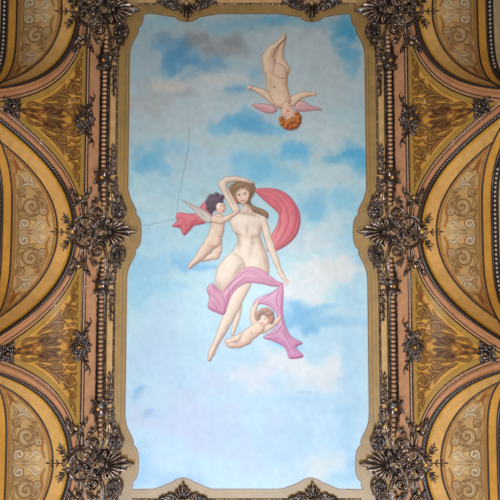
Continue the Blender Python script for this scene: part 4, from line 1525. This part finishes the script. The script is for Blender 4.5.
part('flower', p_flower, 'bronze_light', cart)
part('backplate', lambda mb: [dome(mb, -5, 0, 15, 14, 1.3, 0, 6, 24), dome(mb, 16.5, 0, 11.5, 11.5, 1.0, 0, 6, 24)], 'bronze_dark', cart)
part('wreath', lambda mb: [ring(mb, 16.5, 0, 11.6, 1.7, .6, 40, 10)] + [leaf(mb, (16.5 + 11.4 * cos(a), 11.4 * sin(a)), (16.5 + 12.2 * cos(a + .5), 12.2 * sin(a + .5)), 1.8, .6, 2.2, 2.2, .8, 1.5, 9, .2) for a in np.arange(0, 6.2, .45)], 'bronze', cart)
for q in (-1, 1):
    # the great C scroll from the boss over the rosette
    part('scroll', lambda mb: volute(mb, [(27, q * 4), (26, q * 10.5), (19.5, q * 14.6), (11, q * 13.6)], 10.5, q * 8.4, 4.2, 1.35, q * 1.4, q, 2.1, 1.1, 3.8), 'bronze', cart)
    part('scroll', lambda mb: volute(mb, [(21, q * 3), (24.5, q * 8), (20, q * 11.5)], 17.5, q * 8.6, 2.8, 1.2, q * 1.5, q, 1.1, .7, 4.4), 'bronze_light', cart)
    # the S scroll in which the beaded rod ends
    part('scroll', lambda mb: volute(mb, [(-3.6, q * 50), (-4.2, q * 40), (-4.6, q * 30), (-4, q * 22), (-.5, q * 13.5), (5, q * 12.4)], 5.2, q * 19, 6.3, 1.15, -q * 1.2, q, 1.2, 1.5, 3.6), 'bronze', cart)
    part('scroll', lambda mb: volute(mb, [(4.8, q * 50), (4.2, q * 40), (3.2, q * 33)], 7.4, q * 30.5, 3.4, 1.1, pi - .4 * q, -q, .8, 1.0, 2.8), 'bronze', cart)
    part('rod', lambda mb: sweep(mb, cr([(.4, q * 54), (0, q * 44), (-.7, q * 34), (-1.6, q * 26)], 6), 3.2, 1.7, 0, FILLET), 'bronze_dark', cart)
    # oval masses of overlapping leaves beside the shell
    def p_mass(mb):
        cy = q * 22.5
        dome(mb, -15.5, cy, 6.2, 9.2, 2.2, 0, 6, 20)
        t = np.linspace(0, 1, 46)
        a = pi * .5 * q + q * t * 2.6 * pi
        rr = 1.02 - .86 * t
        P = np.stack([-15.5 + 6.0 * rr * np.cos(a), cy + 8.8 * rr * np.sin(a)], 1)
        sweep(mb, P, 1.5 - .5 * t, 1.9 + .6 * np.sin(pi * t), 1.0 + 3.2 * (1 - rr ** 2), CHANNEL)
        for k_ in range(9):
            b = 2 * pi * k_ / 9 + .3
            c, d = cos(b), sin(b)
            leaf(mb, (-15.5 + 4.6 * c, cy + 7.2 * d), (-15.5 + 8.0 * c - 1.2 * d, cy + 11.4 * d + 1.2 * c), 1.8, .8, .6, 2.6, 1.2, 2, 10, .3)
        for yb, hw in ((-6, 3.4), (-2, 4.6), (2.4, 4.2)):
            for u_ in (-1, 0, 1):
                leaf(mb, (-15.5 + u_ * hw * .55, cy + q * yb), (-15.5 + u_ * hw * 1.15, cy + q * (yb + 5.6)), 1.7, u_ * .8, 2.4, 2.4, 1.6, 2, 10, .3)
        for dx in (-3, 0, 3):
            leaf(mb, (-15 + dx * .5, cy + q * 5), (-14.5 + dx * 1.3, cy + q * 15), 1.9, dx * .3, 1, 3.0, 1.2, 2.5, 12, .35)
    part('leaf_mass', p_mass, 'bronze_dark', cart)
    part('scroll', lambda mb: volute(mb, [(-10, q * 14), (-9.2, q * 22), (-11, q * 30)], -14.6, q * 31, 3.2, 1.2, q * .2, q, 1.1, .7, 4.2), 'bronze', cart)
    part('scroll', lambda mb: volute(mb, [(-13, q * 12.5), (-20.5, q * 15), (-23, q * 21)], -19.5, q * 24, 3.2, 1.2, pi, -q, 1.0, .6, 4.0), 'bronze', cart)
    part('leaf_garland', lambda mb: [garland(mb, -11.6, q * 31, q * 54, 3.8, 7.6), garland(mb, -9.2, q * 53, q * 30, 4.4, 7)], 'bronze', cart)
    part('acanthus_leaf', lambda mb: leaf(mb, (-8, q * 27), (-9, q * 41), 3.0, q * 1.5, .6, 3.4, 2, 3.5, 16), 'bronze_light', cart)
    part('acanthus_leaf', lambda mb: leaf(mb, (-3, q * 5), (-7, q * 15), 3.2, q * 2, 1, 4.2, 2, 3.5, 16), 'bronze', cart)
    part('acanthus_leaf', lambda mb: leaf(mb, (7, q * 3), (1, q * 11.5), 3.0, q * -2, 1, 4.2, 2, 3.5, 16), 'bronze', cart)
    part('acanthus_leaf', lambda mb: leaf(mb, (10, q * 13), (11.5, q * 24), 2.2, q * -3, .4, 2.6, 1.5, 3, 14), 'bronze', cart)
    part('tendril', lambda mb: [volute(mb, [(13, q * 15), (14, q * 21)], 10.8, q * 26, 2.4, 1.1, q * -1, q, .6, .5, 1.8), sweep(mb, cr([(13.4, q * 18), (12, q * 28), (8.5, q * 36)], 6), np.linspace(.8, .2, 13), 1.3, 0)], 'bronze', cart)
    part('sprig', lambda mb: [thin(.55), sprig(mb, [(31, q * 5.6), (35.4, q * 10), (38, q * 15.4)], 4, 4.6), sprig(mb, [(34, q * 9), (40, q * 12)], 1, 3.2), thin(1.38)], 'umber', cart)
    beads(cart, [(-.2 - (54 - t) * .045, q * t, 0, q * .04) for t in (47, 42.4, 37.8, 33.2, 28.6)], 2.6, 1.9)
part('sprig', lambda mb: [thin(.55), sprig(mb, [(36, 0), (42, .2), (48, 0)], 2, 4.8), thin(1.38)], 'umber', cart)

FAT = 1.2
# ------------------------------------------------------------------ smaller carvings
# rosette with tendrils on the fascia line
ros = empty('ceiling_rosette', -164.5, rail_y[0], 0, '', 'carving')
ros.scale = (-1, 1, 1)


def p_ros(mb):
    dome(mb, 0, 0, 8.4, 8.4, 1.6)
    flower(mb, 0, 0, 11.4, 10, 2.4, .1, 3.3)
    flower(mb, 0, 0, 8.8, 9, 3.6, .4, 3.0)
    flower(mb, 0, 0, 5.8, 7, 4.8, .1, 2.4)


part('petals', p_ros, 'bronze_dark', ros)
part('boss', lambda mb: dome(mb, 0, 0, 2.0, 2.0, 3.8, 3.6), 'gold', ros, 'gilded boss')
for q in (-1, 1):
    part('tendril', lambda mb: [sweep(mb, cr([(-1, q * 9), (-3.6, q * 16), (-8, q * 20), (-9.6, q * 25), (-8.2, q * 28.6)], 7), np.linspace(1.3, .3, 29), np.linspace(2.2, .9, 29), 0),
                                leaf(mb, (-3.4, q * 15), (-8.6, q * 15.4), 1.3, q, .3, 1.8), leaf(mb, (-7.6, q * 19.6), (-5, q * 24), 1.2, q, .3, 1.8)], 'umber', ros)
    for b_, t_, w_ in (((0, 7), (2.6, 15), 2), ((3, 7), (7.6, 13), 2), ((-3, 7), (-7, 12), 2), ((1, 8), (5.4, 17), 1.3)):
        part('leaf', lambda mb: leaf(mb, (b_[0], q * b_[1]), (t_[0], q * t_[1]), w_, q, .4, 2.6, 1), 'bronze', ros)

# small rosette where two arches meet
sro = empty('ceiling_rosette', -219, rail_y[0], float(drop_c(219.0)) + 1, '', 'carving')


def p_sro(mb):
    dome(mb, 0, 0, 6, 6, 1.2, -1.5)
    flower(mb, 0, 0, 8.4, 9, 2.8, .2, 2.5)
    flower(mb, 0, 0, 5.6, 7, 4.2, .5, 2.1)
    for q in (-1, 1):
        leaf(mb, (-2, q * 4), (-6, q * 10), 2.2, q, .4, 2.6, 1)
        leaf(mb, (3, q * 4), (8, q * 8), 2.2, -q, .4, 2.6, 1)


part('petals', p_sro, 'bronze_dark', sro)
part('boss', lambda mb: dome(mb, 0, 0, 1.6, 1.6, 3, 3.2), 'bronze_light', sro)

# scroll bracket capping the tip of a spandrel
brk = empty('ceiling_bracket', -167, BAYS[0] + 33, 0, '', 'carving')
brk.scale = (-1, 1, 1)
part('clasp', lambda mb: sweep(mb, cr([(-6, 4.4), (-4.6, -1.6), (0, -4), (4.6, -1.6), (6.6, 4.4)], 7), 1.7, 3.2, 0, CHANNEL), 'bronze', brk)
for q in (-1, 1):
    part('scroll', lambda mb: volute(mb, [(q * 1.4, -1.4), (q * 4.2, -.4)], q * 5.2, 3.4, 3.0, 1.2, -1.3, q, 1.2, .7, 3.4), 'bronze', brk)
    part('leaf', lambda mb: leaf(mb, (q * 6, 4), (q * 10.6, 12), 1.9, q * -1.2, .3, 2.4, 1), 'bronze_dark', brk)
    part('leaf', lambda mb: leaf(mb, (q * 3, -3), (q * 7, -8.6), 1.8, q * 1.2, .3, 2.4, 1), 'bronze_dark', brk)
part('acorn', lambda mb: [dome(mb, 0, 1.2, 2.1, 3, 3.8, .4), leaf(mb, (0, -2), (0, -9.6), 2, 0, .6, 3, 1)], 'bronze_light', brk)

# palmette on a short side of the frame, opening towards +y
pal = empty('frame_palmette', float(F(185, 2)[0]), TOP - 12, 0, '', 'carving')
part('shell', lambda mb: shell(mb, 0, 0, 13.5, 1.2, pi / 2, 7, 4.2, .3), 'bronze', pal)
part('boss', lambda mb: dome(mb, 0, -.5, 3, 2.6, 5.4, 0), 'bronze_light', pal)
for q in (-1, 1):
    part('scroll', lambda mb: volute(mb, [(q * 3, -3), (q * 9, -4.6), (q * 13.6, -1)], q * 11.5, 2.6, 3.4, 1.2, -.6 if q > 0 else pi + .6, q, 1.5, .8, 3.2), 'bronze', pal)
    part('wing_leaf', lambda mb: [leaf(mb, (q * 8, -1), (q * 24, 1.4), 3.4, q * 2.5, .4, 3.2, 1.4, 4.5, 20), leaf(mb, (q * 14, -4), (q * 31, -2.5), 2.8, q * 2, .4, 2.8, 1.2, 4.5, 18),
                                  leaf(mb, (q * 7, 1), (q * 15, 6), 2.2, q, .4, 2.8, 1.4, 3, 14)], 'bronze_dark', pal)
# rails of the short sides
shr = empty('frame_rail', 0, TOP - 12, 0, 'horizontal beaded cream frame rail along the top edge of the painting', 'frame', 'carved rails of the frame')
xx_ = np.linspace(-112, 112, 50)
mb = MB()
sweep(mb, [(x, -2.5) for x in xx_], 3.0, 1.2, 0, FILLET)
mb.build('cream_strip', M['cream'], shr)
mb = MB()
xr = np.arange(-112, 112, .5)
jj = .6 + .4 * np.cos(np.arange(len(xr)) * 2 * pi / 5)
sweep(mb, [(x, 2.2) for x in xr], 1.1, 1.5 * jj + .2, .1)
mb.build('rope_edge', M['bronze_light'], shr)
mb = MB()
sweep(mb, [(x, -7) for x in xx_], .8, 2.2, 0)
mb.build('fillet', M['bronze_dark'], shr)
mb = MB()
sweep(mb, [(x, -11) for x in xx_], 3.4, 1.6, 0, FILLET)
mb.build('bead_bed', M['bronze_dark'], shr)

kids = kids_map()
# copies of the rails
for s, sn_, _ in SIDES:
    for i, y in enumerate(rail_y):
        o = rail if (s, i) == (-1, 0) else copy_tree(rail, kids)
        o.scale = (s, 1, 1)
        o.location = ((s * AX + CX) * U, y * U, ZC)
        tag(o, '%s beaded frame rail with gilt collars along the %s edge of the painting' % (('upper', 'lower')[i], sn_), 'frame', 'carved rails of the frame')
        o = ros if (s, i) == (-1, 0) else copy_tree(ros, kids)
        o.scale = (s, 1, 1)
        o.location = ((s * 164.5 + CX) * U, y * U, ZC)
        tag(o, 'dark carved rosette with curling tendrils beside the %s %s frame rail' % (('upper', 'lower')[i], sn_), 'carving', 'tendril rosettes beside the frame')
        o = sro if (s, i) == (-1, 0) else copy_tree(sro, kids)
        o.scale = (s, 1, 1)
        o.location = ((s * 219 + CX) * U, y * U, ZC - (float(drop_c(219.0)) + .6) * U)
        o.rotation_euler = (0, s * radians(44), 0)
        tag(o, 'small dark rosette where the %s arches meet on the %s side' % (('top and middle', 'middle and bottom')[i], sn_), 'carving', 'small rosettes between the arches')
    for i, y in enumerate(BAYS):
        o = cart if (s, i) == (-1, 0) else copy_tree(cart, kids)
        o.scale = (s, 1, 1)
        o.location = ((s * AX + CX) * U, y * U, ZC)
        tag(o, 'dark carved cartouche with scallop shell and gilt boss, %s of the frame' % WHERE[(s, i)], 'carving', 'carved cartouches of the frame')
        for q in (-1, 1):
            if (i == 0 and q < 0):
                continue
            o = brk if (s, i, q) == (-1, 0, 1) else copy_tree(brk, kids)
            o.scale = (s, -q, 1) if False else (s, q * -1 * -1, 1)
            o.location = ((s * 167 + CX) * U, (y + q * 33) * U, ZC)
            tag(o, 'small scrolled bracket just %s the %s cartouche on the %s side' % ('above' if q < 0 else 'below', BAYN[i], sn_), 'carving', 'scrolled brackets at the spandrel tips')
o = copy_tree(shr, kids)
o.scale = (1, -1, 1)
o.location = (CX * U, (BOT + 12) * U, ZC)
tag(o, 'horizontal cream frame rail along the bottom edge of the painting', 'frame', 'carved rails of the frame')
for (px, y, q) in ((187, TOP - 9, 1), (311.5, TOP - 9, 1), (183, BOT + 9.6, -1), (312.5, BOT + 9.6, -1)):
    first = (px, q) == (187, 1)
    o = pal if first else copy_tree(pal, kids)
    x = float(F(px, 2 if q > 0 else 495)[0])
    o.scale = (1, q, 1)
    o.location = ((x + CX) * U, y * U, ZC)
    tag(o, 'carved shell palmette with leaf wings, %s edge of the frame, %s of two' % ('top' if q > 0 else 'bottom', 'left' if px < 250 else 'right'), 'carving', 'palmettes on the short sides of the frame')

# ------------------------------------------------------------------ camera and light
cd = bpy.data.cameras.new('camera')
cam = bpy.data.objects.new('camera', cd)
link(cam)
cam.location = (0, 0, EYE)
cam.rotation_euler = (pi + TILT, 0, 0)
cd.sensor_width = 36
cd.lens = 36 * 433 / 500
cd.clip_end = 200
bpy.context.scene.camera = cam


def area(name, loc, target, sx, sy, power, col):
    l = bpy.data.lights.new(name, 'AREA')
    l.shape = 'RECTANGLE'
    l.size, l.size_y = sx, sy
    l.energy = power
    l.color = col
    o = bpy.data.objects.new(name, l)
    link(o)
    from mathutils import Vector
    o.location = loc
    o.rotation_euler = (Vector(target) - Vector(loc)).to_track_quat('-Z', 'Y').to_euler()
    return o


for i, x in enumerate((-3.4, 0.2, 3.8)):
    area('end_window_light', (x, 8.8, 2.0), (x * .3, 2.4, 9.6), 1.0, 2.4, 250, (.80, .89, 1.0))
area('central_fill_light', (0, 0.5, 2.6), (0, 0.4, 9.6), .6, .6, 300, (1.0, .95, .89))  # unseen fill lamp, added to brighten the middle of the ceiling

w = bpy.data.worlds.new('world')
bpy.context.scene.world = w
w.use_nodes = True
nt = w.node_tree
bg = nt.nodes['Background']
bg.inputs['Color'].default_value = (1.0, .95, .88, 1)
bg.inputs['Strength'].default_value = .24

vs = bpy.context.scene.view_settings
vs.view_transform = 'Standard'
vs.look = 'None'
vs.gamma = 1
vs.use_curve_mapping = False
vs.exposure = 0.0
